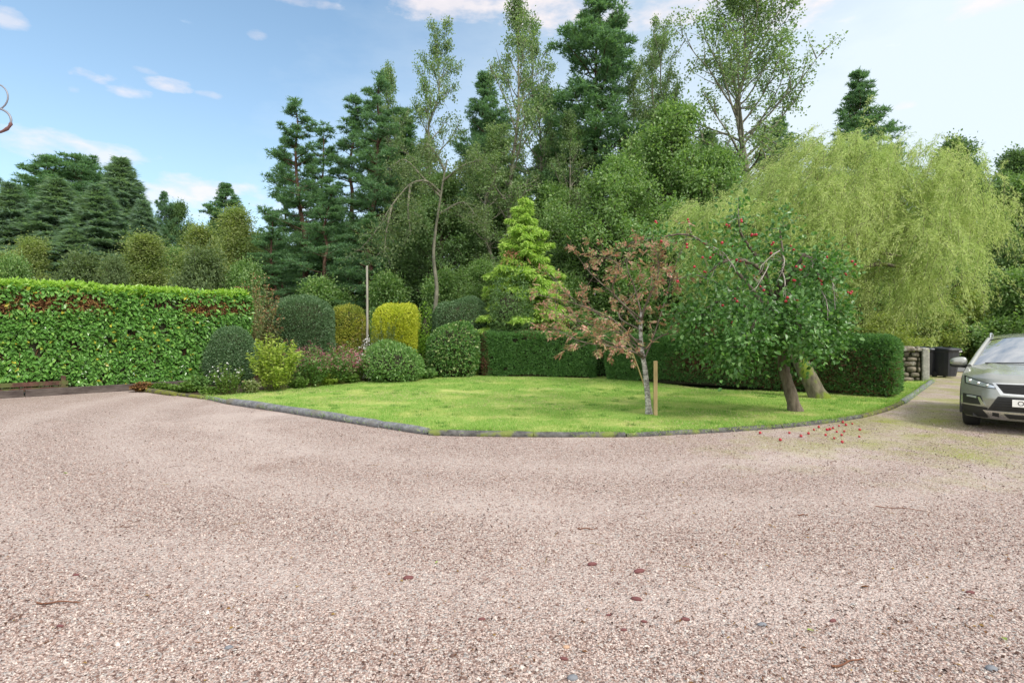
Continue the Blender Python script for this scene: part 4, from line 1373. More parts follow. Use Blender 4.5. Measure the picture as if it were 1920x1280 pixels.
# bare pale shoots at the top
for px, py, ex, ey in [(1468, 480, 1466, 512), (1440, 500, 1415, 545), (1462, 470, 1425, 500), (1470, 545, 1495, 580), (1540, 545, 1552, 600), (1550, 500, 1566, 580), (1330, 460, 1375, 500), (1468, 512, 1468, 560), (1470, 560, 1500, 590)]:
    w = limb_px([(px, py, Y0 - 1.0), ((px + ex) / 2 + 4, (py + ey) / 2 - 6, Y0 - 1.35), (ex, ey, Y0 - 1.5)], b0)
    w = smooth(w, 8)
    wb.tube(w, np.linspace(.013, .005, len(w)), 5)
    for f_ in range(4):
        q = along(w, rng.uniform(.2, .9))
        wb.tube(branch(q, (w[-1] - w[0]) + rng.normal(size=3) * .3, rng.uniform(.12, .35), 4, rng, -.4, .15), np.linspace(.006, .002, 5), 4, cap=False)
clusters(lb, C, R, 25, .085, .06, rng, up=.1, big=True)
tb.build('trunk', M['applebark'], root, True)
wb.build('branch', M['paletwig'], root, True)['kind'] = 'stuff'
lb.build('crown', M['apple'], root)
fr = np.array(fr)
fr = fr[np.argsort(-(fr[:, 2] + rng.uniform(0, 2.4, len(fr))))][:38]
pxs = [(1390, 412), (1410, 440), (1418, 440), (1450, 455), (1488, 468), (1493, 500), (1508, 500), (1545, 503), (1562, 520), (1560, 512), (1540, 533), (1490, 526), (1495, 562), (1475, 558), (1432, 545), (1355, 572), (1378, 560), (1590, 548), (1597, 547), (1598, 490), (1372, 612), (1475, 625), (1320, 455), (1288, 458), (1240, 452)]
ff = [np.array(P(x, y, Y0 - 1.2 + .1 * (i % 5)) - b0) for i, (x, y) in enumerate(pxs)]
first = None
for q in list(fr) + ff:
    for rep in range(1 + (rng.uniform() < .5)):
        if first is None:
            o = first = lump((1, 1, .95), 5, M['fruit'], 'fruit', (0, 0, 0), None, None, None)
        else:
            o = first.copy()
            COL.objects.link(o)
        o.parent = root
        r = rng.uniform(.021, .029)
        o.location = Vector(q) + Vector(rng.normal(size=3) * .03 * (rep > 0))
        o.scale = (r, r, r)

# weeping willow
rng = np.random.default_rng(63)
b0 = G(1537, 748)
Y0 = b0.y
root = thing('willow_tree', 'big pale yellow green willow with a leaning mossy trunk', 'tree', b0)
tb, lb = MB(), MB()
tr = smooth(limb_px([(1537, 750, Y0), (1522, 718, Y0 + .05), (1503, 680, Y0 + .2), (1490, 640, Y0 + .5), (1500, 590, Y0 + 1.0), (1540, 540, Y0 + 1.6)], b0), 24)
tb.tube(tr, np.linspace(.21, .13, len(tr)) * np.concatenate([[1.3, 1.12], np.ones(len(tr) - 2)]), 14)
YC = Y0 + 2.3
lobes = [(1590, 335, YC, 2.0, 1.5), (1480, 390, YC - .3, 1.9, 1.4), (1385, 440, YC - .6, 1.5, 1.15), (1700, 380, YC, 2.0, 1.5), (1755, 440, YC - .2, 1.4, 1.4), (1690, 480, YC - 1.0, 1.8, 1.4), (1745, 520, YC - .6, 1.15, 1.1), (1580, 460, YC - 1.2, 1.8, 1.5), (1640, 560, YC - .2, 1.7, 1.2), (1480, 500, YC - .2, 1.8, 1.2), (1680, 300, YC + .6, 1.4, 1.0), (1530, 300, YC + .9, 1.2, .9), (1360, 500, YC + .2, 1.0, 1.2), (1810, 410, YC + .2, .8, .8), (1330, 400, YC - .2, .9, .8), (1740, 330, YC + .5, 1.3, 1.0), (1620, 400, YC - .8, 1.5, 1.2), (1690, 400, YC + 1.2, 1.8, 1.3)]
Q, D, N, Ls = [], [], [], []
for (px, py, yy, rx, rz) in lobes:
    c = np.array(P(px, py, yy) - b0)
    lp_ = smooth(np.array([tr[-1], (tr[-1] + c) / 2 + [0, 0, .5], c]), 10)
    tb.tube(lp_, np.linspace(.09, .025, len(lp_)), 6)
    m = int(150 * rx * rz / 2.2) + 30
    for k in range(m):
        if k % 9 == 0:
            d0 = nrm(rng.normal(size=(1, 3)))[0]
            d0[2] = abs(d0[2]) * .95 - .15
            r0 = rng.uniform(.5, 1.12)
        d = d0 + rng.normal(size=3) * .17
        s = c + d * np.array([rx, rx * .9, rz]) * r0
        out = nrm((d * [1, 1, 0])[None])[0]
        L = rng.uniform(.5, 1.25)
        t = np.linspace(0, 1, 5)[:, None]
        lean = np.array([rng.normal(-.35, .45), rng.normal(0, .3), 0])
        pts = s + out * (.35 * L * t ** .7) + lean * L * t + np.array([0, 0, -1]) * (L * (.15 * t + .75 * t ** 1.7))
        if k % 2 == 0:
            tb.tube(pts, .005, 3, cap=False)
        nl = int(105 * L)
        tt = rng.uniform(0, 3.999, nl)
        i = tt.astype(int)
        seg = pts[i + 1] - pts[i]
        Q.append(pts[i] + seg * (tt - i)[:, None] + rng.normal(size=(nl, 3)) * .04)
        D.append(nrm(seg) * .9 + rng.normal(size=(nl, 3)) * .5 + [-.1, 0, -.1])
Q, D = np.concatenate(Q), np.concatenate(D)
lb.leaf(Q, D, rng.normal(size=Q.shape) + [0, 0, .4], rng.uniform(.065, .12, len(Q)), .015)
tb.build('trunk', M['mossbark'], root, True)
lb.build('crown', M['willow'], root)

# golden weeping conifer behind the hedge, and the dark column in front of it
x0_, y0_ = (984 - 960) / F * 22.0, 22.0
tb, cb = spruce(71, 6.85, .09, 2.6, .32, .6, 10, .3, 80, .13, .045, prof=lambda u: (1 - u) ** .9 * 1.1 + .05, tip=-.75)
tree_from('golden_conifer', 'bright golden green weeping conifer with layered drooping sprays', 'tree', tb, cb, 'bark', 'gold', (x0_, y0_, 0))
mound('columnar_conifer', 'dark green column with a reddish top in front of the golden conifer', 'shrub', 955, 700, 84, 478, 'darkleaf', Y=20.9, n=24000, L=.09, W=.05, p=1.9, seed=23, zb=.3, amp=.14, ns=2.6, tilt=.9, deep=.25, topmat='redtip', toph=.93)

# ------------------------------------------------------------------ woodland trees, every one a thing
FULL = lambda u: (1 - u) ** .75 * .95 + .1
SCOT = lambda u: math.sin(math.pi * (.25 + .7 * u)) * .9 + .12
OPEN = lambda u: math.sin(math.pi * (.2 + .72 * u)) ** .8
PROTO = {
    'pine': [('pinebark', 'pine') + pine(s, 15, .2, 3.1, .03, lambda u: (1 - u) ** .75 * .93 + .09, step=.62, nb=6, ntuft=36, crad=.45, flat=.27, bw=.04, bl=.19, ncl=.36, skip=.26, lo=.0, hi=.6) for s in (101, 102)],
    'scots': [('pinebark', 'pine') + pine(s, 15, .19, 2.7, .3, SCOT, step=.55, nb=5, ntuft=46, crad=.6, flat=.3, lo=.1, hi=1.0, skip=.15, bw=.05, bl=.2) for s in (103, 104)],
    'darkpine': [('pinebark', 'pine') + pine(s, 18, .24, 3.2, .2, lambda u: min(1.0, (1 - u) * 2.0 + .12) * .9, step=.55, nb=6, ntuft=46, crad=.55, flat=.34, lo=.0, hi=.8, skip=.08, bw=.05, bl=.2) for s in (105, 118)],
    'spruce': [('pinebark', 'spruce') + spruce(s, 13, .17, 2.9, dens=30, bl=.26, bw=.06, tip=-.12, droop=0) for s in (106, 107)],
    'aspen': [('greybark', 'aspen') + deciduous(s, 18, .2, 3.0, .2, 40, 8, .115, .08, 19, .25, .4, 1.1, .3, OPEN, .16) for s in (108, 109)],
    'poplar': [('greybark', 'aspen') + deciduous(110, 19, .28, 4.8, .26, 60, 9, .12, .085, 21, .28, .3, 1.1, .35, OPEN, .06)],
    'alder': [('bark', 'alder') + deciduous(s, 9, .18, 3.1, .08, 54, 7, .11, .075, 36, .34, .1, 1.15, .3) for s in (111, 112)],
    'dark': [('bark', 'darkleaf') + deciduous(s, 11, .2, 3.2, .06, 54, 7, .125, .085, 40, .38, .1, 1.15, .3) for s in (113,)],
    'birch': [('greybark', 'birch') + deciduous(s, 8, .13, 2.3, .06, 46, 7, .085, .055, 48, .42, .1, 1.1, .1, lambda u: (1 - u) ** 1.1 * 1.0 + .08) for s in (114, 115)],
    'bush': [('bark', 'greybush') + deciduous(116, 3.2, .06, 1.7, .05, 30, 6, .11, .05, 34, .3, .5, 1.3, .2, lambda u: (1 - u) ** .5 * .9 + .15)],
    'yellowbush': [('bark', 'yellowleaf') + deciduous(119, 3.2, .06, 1.8, .04, 30, 6, .1, .06, 40, .34, .2, 1.3, .2, lambda u: (1 - u) ** .5 * .9 + .15)],
    'greenbush': [('bark', 'alder') + deciduous(117, 3.2, .06, 1.8, .04, 30, 6, .11, .07, 40, .34, .2, 1.3, .2, lambda u: (1 - u) ** .5 * .9 + .15)],
}
NOM = dict(pine=15, scots=15, darkpine=18, spruce=13, aspen=18, poplar=19, alder=9, dark=11, birch=8, bush=3.2, greenbush=3.2, yellowbush=3.2)
RAD = dict(pine=2.4, scots=2.2, darkpine=2.3, spruce=2.2, aspen=2.6, poplar=4.2, alder=2.3, dark=2.4, birch=1.7, bush=1.4, greenbush=1.5, yellowbush=1.5)
NAME = dict(pine='pine_tree', scots='pine_tree', darkpine='pine_tree', spruce='spruce_tree', aspen='aspen_tree', poplar='poplar_tree', alder='alder_tree', dark='broadleaf_tree', birch='birch_tree', bush='bush', greenbush='bush', yellowbush='bush')
CAT = dict(pine='tree', scots='tree', darkpine='tree', spruce='tree', aspen='tree', poplar='tree', alder='tree', dark='tree', birch='tree', bush='bush', greenbush='bush', yellowbush='bush')
# kind, photo column, top row, distance, crown width in photo pixels, label
WOOD = [
    # the left wood beyond the laurel hedge
    ('scots', 50, 287, 46, 160, 'rounded pine with sky gaps at the far left of the left wood'),
    ('scots', 140, 297, 49, 140, 'pine with a rounded top second from the left of the left wood'),
    ('spruce', 22, 345, 42, 190, 'dark spruce at the left frame edge below the rounded pine'),
    ('spruce', 108, 335, 41, 210, 'wide dark green spruce in front of the rounded pines'),
    ('spruce', 185, 350, 38, 210, 'blue green spruce in the middle of the left wood'),
    ('spruce', 228, 296, 48, 190, 'tallest thin topped spruce at the right shoulder of the left wood'),
    ('scots', 188, 300, 51, 120, 'pine between the rounded pines and the thin topped spruce'),
    ('spruce', 268, 375, 46, 130, 'small dark spruce right of the thin topped spruce'),
    ('scots', 300, 361, 54, 46, 'small bare stemmed pine standing alone in the gap of the skyline'),
    ('dark', 345, 384, 56, 90, 'distant dark round tree right of the small bare stemmed pine'),
    ('darkpine', 434, 350, 50, 90, 'dark sparse topped pine behind the olive birch'),
    ('dark', 395, 415, 54, 80, 'distant dark tree between the olive birches'),
    ('birch', 18, 470, 34, 140, 'light green birch at the left frame edge above the laurel hedge'),
    ('birch', 72, 448, 35, 140, 'light green pointed birch at the left above the laurel hedge'),
    ('birch', 268, 436, 31, 170, 'olive pointed birch above the middle of the laurel hedge'),
    ('birch', 355, 418, 37, 150, 'yellow green birch left of the olive round birch'),
    ('birch', 447, 391, 36, 150, 'tall olive round birch at the edge of the big pines'),
    ('bush', 378, 498, 27, 130, 'pale feathery bush behind the right part of the laurel hedge'),
    ('bush', 150, 505, 30, 130, 'grey green bush behind the left part of the laurel hedge'),
    ('bush', 215, 512, 29, 90, 'small grey green bush left of the olive pointed birch'),
    ('greenbush', 30, 512, 29, 100, 'light green bush at the left frame edge behind the hedge'),
    ('greenbush', 455, 520, 28, 110, 'dark green bush behind the tall feathery shrub'),
    ('spruce', 140, 430, 36, 190, 'low blue green spruce left of the olive pointed birch'),
    ('alder', 320, 470, 40, 120, 'round green tree between the two olive birches'),
    # the big trees in the middle
    ('pine', 574, 187, 32, 190, 'leftmost of the tall layered pines in the middle'),
    ('pine', 648, 172, 34, 190, 'layered pine between the leftmost and the dark stemmed one'),
    ('pine', 697, 138, 31.5, 180, 'tall layered pine with a dark stem straight above the pole'),
    ('pine', 530, 255, 35, 100, 'shorter layered pine at the left edge of the middle group'),
    ('darkpine', 770, 205, 37, 130, 'dark pine behind the drooping branch'),
    ('darkpine', 872, 128, 38, 130, 'dark tall pine between the two thin aspens'),
    ('darkpine', 930, 215, 40, 140, 'dark pine behind the second thin aspen'),
    ('darkpine', 1115, 5, 34, 190, 'tallest dark pine standing above the middle of the wood'),
    ('darkpine', 1040, 230, 39, 130, 'dark pine left of the tallest dark pine'),
    ('darkpine', 1190, 225, 37, 140, 'dark pine below the right side of the tallest dark pine'),
    ('darkpine', 1310, 250, 41, 140, 'dark pine behind the big airy poplar'),
    ('darkpine', 1487, 222, 38, 100, 'dark pine right of the big airy poplar'),
    ('darkpine', 1617, 136, 34, 130, 'dark pine with a pointed top rising behind the willow'),
    ('aspen', 800, 42, 30, 150, 'thin aspen left of the dark tall pine'),
    ('aspen', 962, -6, 29, 170, 'thin tall aspen left of the tallest dark pine'),
    ('aspen', 905, 235, 28, 150, 'shorter aspen in front of the dark tall pine'),
    ('aspen', 1180, 120, 32, 120, 'leafy aspen in front of the tallest dark pine'),
    ('aspen', 1255, 20, 32, 130, 'aspen left of the big airy poplar'),
    ('poplar', 1392, -38, 29, 330, 'big airy poplar reaching out of the top of the picture'),
    ('alder', 1145, 300, 25, 200, 'dense leafy alder behind the orange leaved rowan'),
    ('alder', 1235, 212, 27, 230, 'wide leafy alder left of the willow top'),
    ('alder', 1330, 285, 26, 180, 'leafy alder behind the left part of the willow'),
    ('alder', 1020, 350, 29, 150, 'dark alder right behind the golden conifer'),
    ('dark', 850, 330, 29, 170, 'dark broadleaf tree behind the grey green dome'),
    ('dark', 945, 330, 31, 150, 'dark broadleaf tree behind the second thin aspen'),
    ('dark', 1110, 420, 27, 160, 'dark broadleaf tree low behind the conifer hedge'),
    ('dark', 760, 400, 33, 140, 'dark broadleaf tree low behind the pole'),
    ('alder', 900, 490, 25, 130, 'low leafy alder left of the golden conifer'),
    ('pine', 612, 235, 36, 150, 'layered pine deep between the leftmost and the next tall pine'),
    ('darkpine', 735, 235, 36, 110, 'dark pine between the dark stemmed pine and the drooping branch'),
    ('aspen', 738, 120, 34, 120, 'slim aspen right of the dark stemmed layered pine'),
    ('aspen', 1018, 40, 33, 130, 'aspen standing just left of the tallest dark pine'),
    ('aspen', 1060, 215, 30, 130, 'leafy aspen in front of the foot of the tallest dark pine'),
    ('aspen', 1212, 60, 34, 130, 'aspen just right of the tallest dark pine'),
    ('dark', 480, 440, 44, 150, 'dark tree closing the gap left of the layered pines'),
    ('pine', 600, 330, 29, 150, 'low bushy pine in front of the tall layered pines'),
    ('pine', 520, 400, 30, 130, 'low bushy pine at the left foot of the tall layered pines'),
    ('pine', 690, 400, 28, 140, 'low bushy pine right behind the pole'),
    ('dark', 560, 430, 40, 170, 'dark broadleaf tree hidden behind the layered pines'),
    ('dark', 660, 420, 41, 170, 'dark broadleaf tree deep between the layered pines'),
    ('greenbush', 600, 548, 27, 140, 'dark green bush behind the biggest dark mound'),
    ('greenbush', 730, 540, 26, 130, 'dark green bush behind the yellow clipped conifer'),
    ('greenbush', 830, 535, 26, 120, 'dark green bush behind the grey green dome'),
    ('greenbush', 1060, 545, 24, 130, 'dark green bush behind the left conifer hedge'),
    ('greenbush', 1180, 530, 23, 150, 'dark green bush behind the gap in the conifer hedges'),
    ('greenbush', 1330, 500, 22, 170, 'dark green bush behind the long conifer hedge'),
    # right side
    ('dark', 1790, 262, 34, 170, 'dark tree rising behind the right side of the willow'),
    ('dark', 1895, 290, 36, 140, 'dark tree at the right frame edge above the car'),
    ('alder', 1885, 345, 35, 170, 'light green tree at the right frame edge behind the car'),
    ('dark', 1850, 430, 37, 170, 'dark tree between the willow and the car roof'),
    ('alder', 1700, 400, 29, 180, 'leafy alder behind the right part of the willow'),
    ('alder', 1560, 330, 30, 180, 'leafy alder hidden behind the willow top'),
    ('greenbush', 1915, 535, 27, 150, 'round green bush behind the car windscreen'),
    ('yellowbush', 1815, 560, 30, 120, 'yellow green bush behind the black bin'),
    ('yellowbush', 1745, 590, 28, 90, 'low yellow green bush beyond the stone wall end'),
    ('yellowbush', 1668, 600, 26, 110, 'low yellow green bush just beyond the dark hedge end'),
    ('birch', 1735, 500, 31, 110, 'yellow birch beyond the stone wall'),
    ('birch', 1660, 510, 29, 120, 'yellow birch beyond the end of the dark hedge'),
    ('dark', 1980, 420, 32, 180, 'dark tree just beyond the right frame edge behind the car'),
]
cnt = {}
first = {}
rngw = random.Random(5)
for (kind, px, ty, Yd, wpx, lab) in WOOD:
    i = cnt.get(kind, 0)
    cnt[kind] = i + 1
    v = i % len(PROTO[kind])
    hh = H + (HZ - ty) / F * Yd
    sz = hh / NOM[kind]
    sx = wpx / 2 / F * Yd / RAD[kind]
    loc = ((px - 960) / F * Yd, Yd, 0)
    rz = rngw.uniform(0, 6.28)
    grp = {'left': 'trees of the left wood', 'mid': 'trees of the big wood', 'right': 'trees on the right'}['left' if px < 500 else 'mid' if px < 1600 else 'right']
    if (kind, v) not in first:
        tm, cm, tb, cb = PROTO[kind][v]
        first[(kind, v)] = tree_from(NAME[kind], lab, CAT[kind], tb, cb, tm, cm, loc, rz, (sx, sx, sz), grp)
    else:
        copy_thing(first[(kind, v)], loc, rz, (sx, sx, sz), lab, grp)

# the old tree with a long hanging branch, left of centre
rng = np.random.default_rng(88)
Yd = 24.5
loc = Vector(((828 - 960) / F * Yd, Yd, 0))
tb, cb = MB(), MB()
tp = smooth(limb_px([(828, 693, Yd), (816, 600, Yd), (819, 540, Yd), (813, 470, Yd), (826, 370, Yd), (838, 300, Yd)], loc), 20)
tb.tube(tp, np.linspace(.12, .03, len(tp)), 9)
C, R = [], []
for lm in [[(824, 360, Yd), (800, 340, Yd - .5), (770, 345, Yd - .9), (735, 385, Yd - 1.2), (700, 440, Yd - 1.3), (672, 470, Yd - 1.3)],
           [(826, 370, Yd), (790, 330, Yd - .3), (760, 300, Yd - .5), (735, 310, Yd - .6)],
           [(830, 340, Yd), (870, 310, Yd - .3), (905, 300, Yd - .5)],
           [(834, 320, Yd), (815, 285, Yd), (800, 268, Yd)],
           [(770, 345, Yd - .9), (765, 390, Yd - 1.2), (770, 440, Yd - 1.4)],
           [(735, 385, Yd - 1.2), (725, 430, Yd - 1.4), (720, 480, Yd - 1.5)],
           [(826, 400, Yd), (870, 380, Yd - .5), (900, 420, Yd - .8)]]:
    pts = smooth(limb_px(lm, loc), 14)
    tb.tube(pts, np.linspace(.06, .012, len(pts)), 6)
    for j in range(16):
        t = .2 + .8 * (j + rng.uniform()) / 16
        q = along(pts, t)
        sp_ = branch(q, rng.normal(size=3) * [.8, .8, .4] + [0, 0, -.15], rng.uniform(.35, .9), 4, rng, -1.1, .12)
        tb.tube(sp_, np.linspace(.01, .004, 5), 4, cap=False)
        for s_ in (.3, .6, .8, 1):
            C.append(along(sp_, s_))
            R.append(rng.uniform(.2, .36))
clusters(cb, C, R, 16, .1, .055, rng, up=.4)
tree_from('drooping_tree', 'grey green tree with one long drooping branch above the yellow clipped conifer', 'tree', tb, cb, 'greybark', 'greybush', loc)

# far wood that reads as one mass behind the single trees
rng = np.random.default_rng(91)
n = 120000
X = rng.uniform(-95, 95, n)
Yw = 64 + rng.uniform(0, 7, n) ** 1.0 + X * .02
top = 5.6 + 1.6 * nz(np.stack([X, Yw, 0 * X], 1), .22, 3) + 1.0 * nz(np.stack([X, Yw, 0 * X], 1), .8, 4)
Z = rng.uniform(0, 1, n) ** .8 * top
Q = np.stack([X, Yw, Z], 1)
mb = MB()
mb.leaf(Q, rng.normal(size=Q.shape), rng.normal(size=Q.shape) + [0, -.5, .6], rng.uniform(.35, .7, n), .34)
tag(mb.build('far_wood', M['darkleaf']), 'dark mass of far woodland closing the view behind the single trees', 'woodland', kind='stuff')

# rough undergrowth under the trees and the bright verge by the road
n = 60000
X = rng.uniform(-26, 30, n)
Yu = rng.uniform(22.5, 46, n)
k = ~((X > 11) & (Yu < 27.5)) & ~((X > -9.5) & (X < 4) & (Yu < 23.5))
X, Yu = X[k], Yu[k]
Q = np.stack([X, Yu, np.zeros(len(X))], 1)
hgt = .25 + .35 * np.clip(nz(Q, .6, 6), 0, 1)
Q[:, 2] = rng.uniform(0, 1, len(X)) * hgt
mb = MB()
mb.leaf(Q, rng.normal(size=Q.shape) + [0, 0, .6], rng.normal(size=Q.shape) + [0, 0, .6], rng.uniform(.12, .3, len(X)), .08)
tag(mb.build('undergrowth', M['darkleaf']), 'dark leafy undergrowth on the ground below the trees', 'undergrowth', kind='stuff')
n = 40000
X = rng.uniform(12, 34, n)
Yu = rng.uniform(27.4, 36, n)
Q = np.stack([X, Yu, np.zeros(n)], 1)
mb = MB()
mb.blade(Q, rng.normal(size=Q.shape) * .35 + [0, 0, 1], rng.uniform(.2, .55, n) * np.clip((Yu - 27) / 3, .3, 1.6), .03, rng)
tag(mb.build('verge_grass', M['longgrass']), 'long yellow green grass on the verge beyond the bins', 'grass', kind='stuff')
n = 30000
k = rng.uniform(size=n)
X = rng.uniform(9.4, 15, n)
Yu = rng.uniform(13, 18.5, n)
ok = ~inpoly(X, Yu, lawn_poly) & ~inpoly(X, Yu, drive)
Q = np.stack([X, Yu, np.zeros(n)], 1)[ok]
mb = MB()
mb.blade(Q, rng.normal(size=Q.shape) * .5 + [0, 0, 1], rng.uniform(.04, .12, len(Q)), .012, rng)
tag(mb.build('edge_grass', M['grass']), 'grass beside the stone wall and the hedge end', 'grass', kind='stuff')

# ------------------------------------------------------------------ dry stone wall
rng = np.random.default_rng(95)
wa, wb_ = Vector((10.6, 19.4, 0)), Vector((13.55, 18.15, 0))
d = wb_ - wa
ang = math.atan2(d.y, d.x)
root = thing('stone_wall', 'low rough stone wall with a pale pillar end beside the black bins', 'wall', wa, ang)
mb = MB()
Lw = d.length
mb.box((Lw / 2, .2, .46), (Lw - .1, .3, .9), 1)
z = 0
while z < 1.0:
    hh = rng.uniform(.1, .2)
    x = 0
    while x < Lw - .25:
        w = rng.uniform(.18, .45)
        w = min(w, Lw - .25 - x)
        if w > .06:
            u_, v_ = np.meshgrid(np.linspace(0, 2 * np.pi, 13), np.linspace(.05, np.pi - .05, 7))
            S = np.stack([np.cos(u_) * np.sin(v_), np.sin(u_) * np.sin(v_), np.cos(v_)], -1)
            S = np.sign(S) * np.abs(S) ** .55
            S = S * np.array([w / 2, .24, hh / 2]) * .97 * (1 + .1 * nz(S.reshape(-1, 3), 2, int(x * 100 + z * 1000))).reshape(S.shape[:2])[..., None]
            mb.grid(S + np.array([x + w / 2, .2 + rng.normal() * .02, z + hh / 2]), 0)
        x += w
    z += hh * .96
mb.build('stone_course', [M['stone'], M['core']], root, True)
mb = MB()
mb.box((Lw - .12, .2, .55), (.2, .5, 1.12))
mb.build('pillar', roughmat('lichened pillar', (.2, .2, .18), (.48, .47, .43), 9, .95, .8), root, bevel=.03)
mb = MB()
for i in range(9):
    mb.box((.17 + i * .33 + rng.normal() * .02, .2, 1.07 + rng.normal() * .012), (.31, .52, .08 + .02 * rng.uniform()), 0, rng.normal() * .04)
mb.build('coping', M['stone'], root, bevel=.02)

# ------------------------------------------------------------------ wheelie bins
M['binplastic'] = plain('black bin plastic', (.018, .02, .026), .45)
M['binlid'] = plain('dark blue grey bin lid', (.035, .042, .05), .4)
M['sticker'] = plain('white sticker', (.75, .75, .74), .5)
M['rubber'] = plain('black rubber', (.018, .018, .018), .75)


def wheelie_bin(loc, rz, label, lid, stick):
    root = thing('wheelie_bin', label, 'bin', loc, rz, 'wheelie bins by the stone wall')
    mb = MB()
    R = []
    for z, wx, wy in ((.05, .21, .24), (.3, .235, .28), (.6, .255, .315), (.9, .275, .345), (.93, .295, .365), (.98, .295, .365)):
        c = []
        for k in range(17):
            a = k / 16 * 2 * math.pi + math.pi / 4
            cx, sx = math.cos(a), math.sin(a)
            q = (abs(cx) ** 6 + abs(sx) ** 6) ** (-1 / 6)
            c.append((cx * q * wx, sx * q * wy, z))
        R.append(c)
    mb.grid(R, 0)
    mb.add([(0, 0, .05)] + R[0], [[0, i + 2, i + 1] for i in range(16)])
    mb.build('body', M['binplastic'], root, False)
    mb = MB()
    R = []
    for z, s in ((.985, 1.0), (1.02, 1.03), (1.055, .97), (1.075, .8), (1.082, .3)):
        R.append([((.3 * s) * x, (.38 * s) * y - .02, z + .02 * y) for x, y in [(math.copysign(abs(math.cos(k / 16 * 6.28319)) ** .35, math.cos(k / 16 * 6.28319)), math.copysign(abs(math.sin(k / 16 * 6.28319)) ** .35, math.sin(k / 16 * 6.28319))) for k in range(17)]])
    mb.grid(R, 0)
    mb.build('lid', M[lid], root, False)
    mb = MB()
    mb.tube([(-.24, .43, .98), (.24, .43, .98)], .016, 8)
    mb.tube([(-.24, .43, .98), (-.24, .33, .95)], .014, 6)
    mb.tube([(.24, .43, .98), (.24, .33, .95)], .014, 6)
    mb.build('handle', M['binplastic'], root, True)
    for s in (-1, 1):
        mb = MB()
        mb.tube([(s * .2, .25, .1), (s * .255, .25, .1)], .1, 18)
        mb.build('wheel', M['rubber'], root, False)
    if stick:
        mb = MB()
        mb.box((.19, -.372, .945), (.13, .006, .03))
        mb.build('sticker', M['sticker'], root)


q = P(1774, 700, 20.2)
wheelie_bin((q.x, q.y, 0), .2, 'black wheelie bin standing right of the stone wall end', 'binplastic', True)
q = P(1740, 700, 20.7)
wheelie_bin((q.x, q.y, 0), .1, 'wheelie bin with a blue grey lid half hidden behind the stone wall', 'binlid', False)

# ------------------------------------------------------------------ scroll bracket at the left frame edge
M['iron'] = plain('grey painted iron', (.22, .23, .27), .5, .3)
M['rust'] = plain('rusty iron', (.16, .08, .08), .8)
Yb = 2.2
k = Yb / F
o0 = P(-25, 210, Yb)
root = thing('scroll_bracket', 'thin grey wrought iron scroll bracket sticking in at the upper left edge', 'bracket', o0)


def arc(cx, cy, rx, ry, a0, a1, n=22):
    t = np.radians(np.linspace(a0, a1, n))
    return np.array([np.array(P(cx + rx * math.cos(a), cy - ry * math.sin(a), Yb) - o0) for a in t])


mb = MB()
mb.tube(arc(-14, 182, 29, 26, 200, -110), .003, 7)
mb.build('scroll', M['iron'], root, True)
mb = MB()
mb.tube(arc(-18, 226, 39, 25, 160, -75), .0042, 7)
mb.build('scroll', M['iron'], root, True)
mb = MB()
mb.tube(arc(-16, 228, 37, 22, -5, -95, 12), [.004, .007, .005, .005, .007, .006, .005, .005, .004, .004, .004, .004], 7)
mb.build('rusty_tip', M['rust'], root, True)
mb = MB()
mb.tube([(-.12, 0, -.16), (-.12, 0, .14)], .008, 8)
mb.tube([(-.12, 0, -.05), (.0, 0, -.055)], .006, 8)
mb.tube([(-.12, 0, .055), (.0, 0, .06)], .006, 8)
mb.box((-.135, 0, 0), (.012, .05, .36))
mb.build('mounting_plate', M['iron'], root)

# ------------------------------------------------------------------ parked car (local x to the right, y backwards from the nose)
M['paint'] = plain('grey green car paint', (.33, .34, .315), .26, .5, .5, .8)
M['darkplastic'] = plain('black car plastic', (.02, .021, .023), .5)
M['glass'] = plain('dark car glass', (.03, .035, .038), .04, 0, 1.0, 1.0)
M['glass'].node_tree.nodes['Principled BSDF'].inputs['IOR'].default_value = 3.0
M['silver'] = plain('satin silver trim', (.62, .63, .63), .25, .9)
M['lens'] = plain('clear headlight lens', (.6, .65, .7), .08, .55, .9, 1.)
M['platewhite'] = plain('white number plate', (.85, .85, .83), .4)
M['plateblack'] = plain('plate lettering', (.02, .02, .02), .5)

car = thing('parked_car', 'grey green metallic family car parked facing the camera at the right frame edge', 'car', (8.03, 8.6, 0), math.radians(-42))
PW = np.array([(.16, .2), (.06, .3), (.01, .42), (0, .55), (.02, .68), (.05, .78), (.09, .86), (.2, .93), (.45, .985), (.8, 1.035), (1.12, 1.08)])
EW = np.array([.4, .41, .42, .42, .42, .42, .42, .35, .2, .08, .03])
EZ = np.array([0, 0, 0, 0, 0, 0, 0, -.04, -.075, -.085, -.08])
EX = np.array([.86, .9, .915, .915, .915, .912, .905, .9, .895, .885, .87])


def shell_row(w, z, ew, ez, ex, n=33):
    s = np.linspace(-1, 1, n)
    a = np.abs(s) ** 3.2
    ridge = np.exp(-((np.abs(s) - .62) / .1) ** 2) * (.022 if z > .88 else .0)
    return np.stack([s * ex, w + ew * a, z + ez * a + ridge], 1)


def fine(a, k=4):
    t = np.arange(len(a))
    return np.interp(np.linspace(0, len(a) - 1, (len(a) - 1) * k + 1), t, a)


rows = [shell_row(*r) for r in zip(fine(PW[:, 0]), fine(PW[:, 1]), fine(EW), fine(EZ), fine(EX))]
mb = MB()
mb.grid(rows, 0)
TZ = lambda w: np.interp(w, [.45, .51, .55, .65, .88, 1.15, 4.3], [.85, .86, .89, .91, .95, 1.0, 1.1])


def bottom(w):
    z = .22
    for c in (.87, 3.5):
        d = .41 ** 2 - (w - c) ** 2
        if d > 0:
            z = max(z, .34 + math.sqrt(d))
    return z


